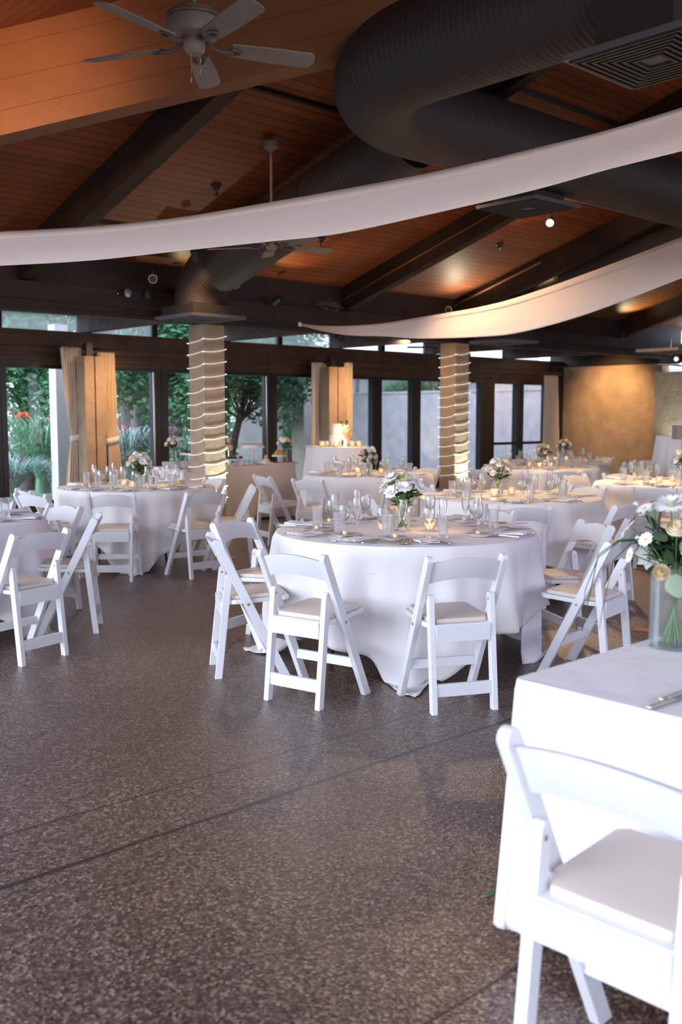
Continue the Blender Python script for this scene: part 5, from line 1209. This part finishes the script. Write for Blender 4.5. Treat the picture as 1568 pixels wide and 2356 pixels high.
# hedges and bushes
def bush(px, depth, w, h, label, seed, m='bush', n=2600, size=.10, name='bush', arch=False, flowers=None):
    rs = random.Random(seed); q = pt2(px, depth); t = thing(name, label, 'bush', (q.x, q.y, -.04)); mb = MB()
    if arch:
        for i in range(n // 8):
            g = rs.uniform(0, 6.28); L = rs.uniform(.5, 1) ; d_ = Vector((math.cos(g), math.sin(g), 0)); prev = Vector((0, 0, .1)) + d_ * .15
            for k in range(1, 9):
                u = k / 8; p = d_ * (w * L * u) + UPV * (h * L * math.sin(PI * .62 * u) * 1.05 + .05) + Vector((rs.uniform(-.02, .02),) * 3); sd = Vector((-d_.y, d_.x, 0)) * .016 * (1.2 - u)
                mb.add([prev - sd, prev + sd, p + sd, p - sd], [(0, 1, 2, 3)]); prev = p
    else: foliage(mb, (0, 0, h * .5), (w, w, h * .52), n, size, rs)
    o = mb.build('foliage', M[m], t); o['kind'] = 'stuff'
    if flowers:
        fm, fn, fz = flowers; f = MB()
        for i in range(fn):
            g = rs.uniform(0, 6.28); foliage(f, (w * .7 * math.cos(g), w * .7 * math.sin(g), h * rs.uniform(*fz)), (.13, .13, .09), 40, .06, rs)
        o = f.build('blossoms', M[fm], t); o['kind'] = 'stuff'
    return t
bush(95, 18.4, .95, 1.45, 'arching green bush with orange flowers outside the leftmost window', 21, arch=True, n=5200, flowers=('orange', 3, (.95, 1.1)))
bush(20, 17.2, .8, .75, 'blue-green grass clump at the foot of the leftmost window', 22, m='bush_blue', arch=True, n=4200, name='grass_clump')
bush(140, 17.4, .7, .7, 'grey-green grass clump by the white pillar outside', 23, m='bush_blue', arch=True, n=3800, name='grass_clump')
bush(300, 17.6, 1.0, 1.25, 'wispy grey-green bush with orange flowers outside right of the grooved pier', 24, m='bush_blue', arch=True, n=6500, flowers=('orange', 5, (.5, 1.1)))
bush(345, 17.4, .7, .9, 'lower wispy bush beside the double window post', 25, m='bush_blue', arch=True, n=3600)
bush(410, 17.4, .8, 1.15, 'green bush with pink flowers outside left of the wrapped column', 26, n=4200, flowers=('pink', 5, (.9, 1.15)))
bush(440, 16.7, .8, .7, 'blue-green low bush behind the dessert table', 27, m='bush_blue', n=3800)
bush(540, 18.5, .7, .75, 'low green bush behind the chocolate cakes', 28, m='bush_blue', n=2600)
bush(690, 38, 1.6, 3.0, 'bougainvillea with pink blossom above the garden wall', 29, n=2600, flowers=('pink', 12, (.75, .95)), size=.16)
bush(-40, 30, 2.5, 2.4, 'hedge far behind the leftmost window', 30, n=5000, size=.16)
bush(230, 31, 2.8, 2.6, 'hedge far behind the grooved pier', 31, n=5200, size=.17)
bush(430, 30, 2.4, 2.8, 'hedge far behind the wrapped column', 32, n=5200, size=.17)
# agave / palm fan by the wall
q = pt2(668, 23.5); t = thing('fan_palm', 'spiky green palm before the garden wall', 'palm', (q.x, q.y, -.04)); mb = MB(); rs = random.Random(4)
MB().tube([(0, 0, 0), (0, 0, .75)], [.10, .08], 10).build('trunk', M['bark'], t, smooth=True)
for i in range(46):
    g = rs.uniform(0, 6.28); el = rs.uniform(-.25, 1.3); d_ = Vector((math.cos(g) * math.cos(el), math.sin(g) * math.cos(el), math.sin(el))); L_ = rs.uniform(.55, .85); s_ = Vector((-d_.y, d_.x, 0)).normalized() if abs(d_.z) < .98 else Vector((1, 0, 0)); c0 = Vector((0, 0, .75))
    for k in range(7):
        o_ = (k - 3) * .10; dd = (d_ + s_ * o_).normalized(); p0 = c0 + d_ * L_ * .3; p1 = c0 + d_ * L_ * .3 + dd * L_ * .7 - UPV * .06; mb.add([p0 - s_ * .004, p0 + s_ * .004, (p0 + p1) / 2 + s_ * .016, p1, (p0 + p1) / 2 - s_ * .016], [(0, 1, 2, 3, 4)])
mb.build('fronds', M['tree_leaf'], t)
# path with brick edge and pale ground seen through the leftmost window
q = pt2(25, 26); tag(MB().box((-4, -1.5, 0), (3, 1.5, .02)).build('garden_path', mat('pale_gravel', (.6, .55, .6), .9), loc=(q.x, q.y, -.035), rot=(0, 0, TH - PI / 2)), 'pale gravel path outside the leftmost window', 'path')
q = pt2(25, 24); tag(MB().box((-3, -.08, 0), (3, .08, .10)).build('brick_edging', M['terracotta'], loc=(q.x, q.y, -.04), rot=(0, 0, TH - PI / 2)), 'low red brick edging along the gravel path', 'edging')
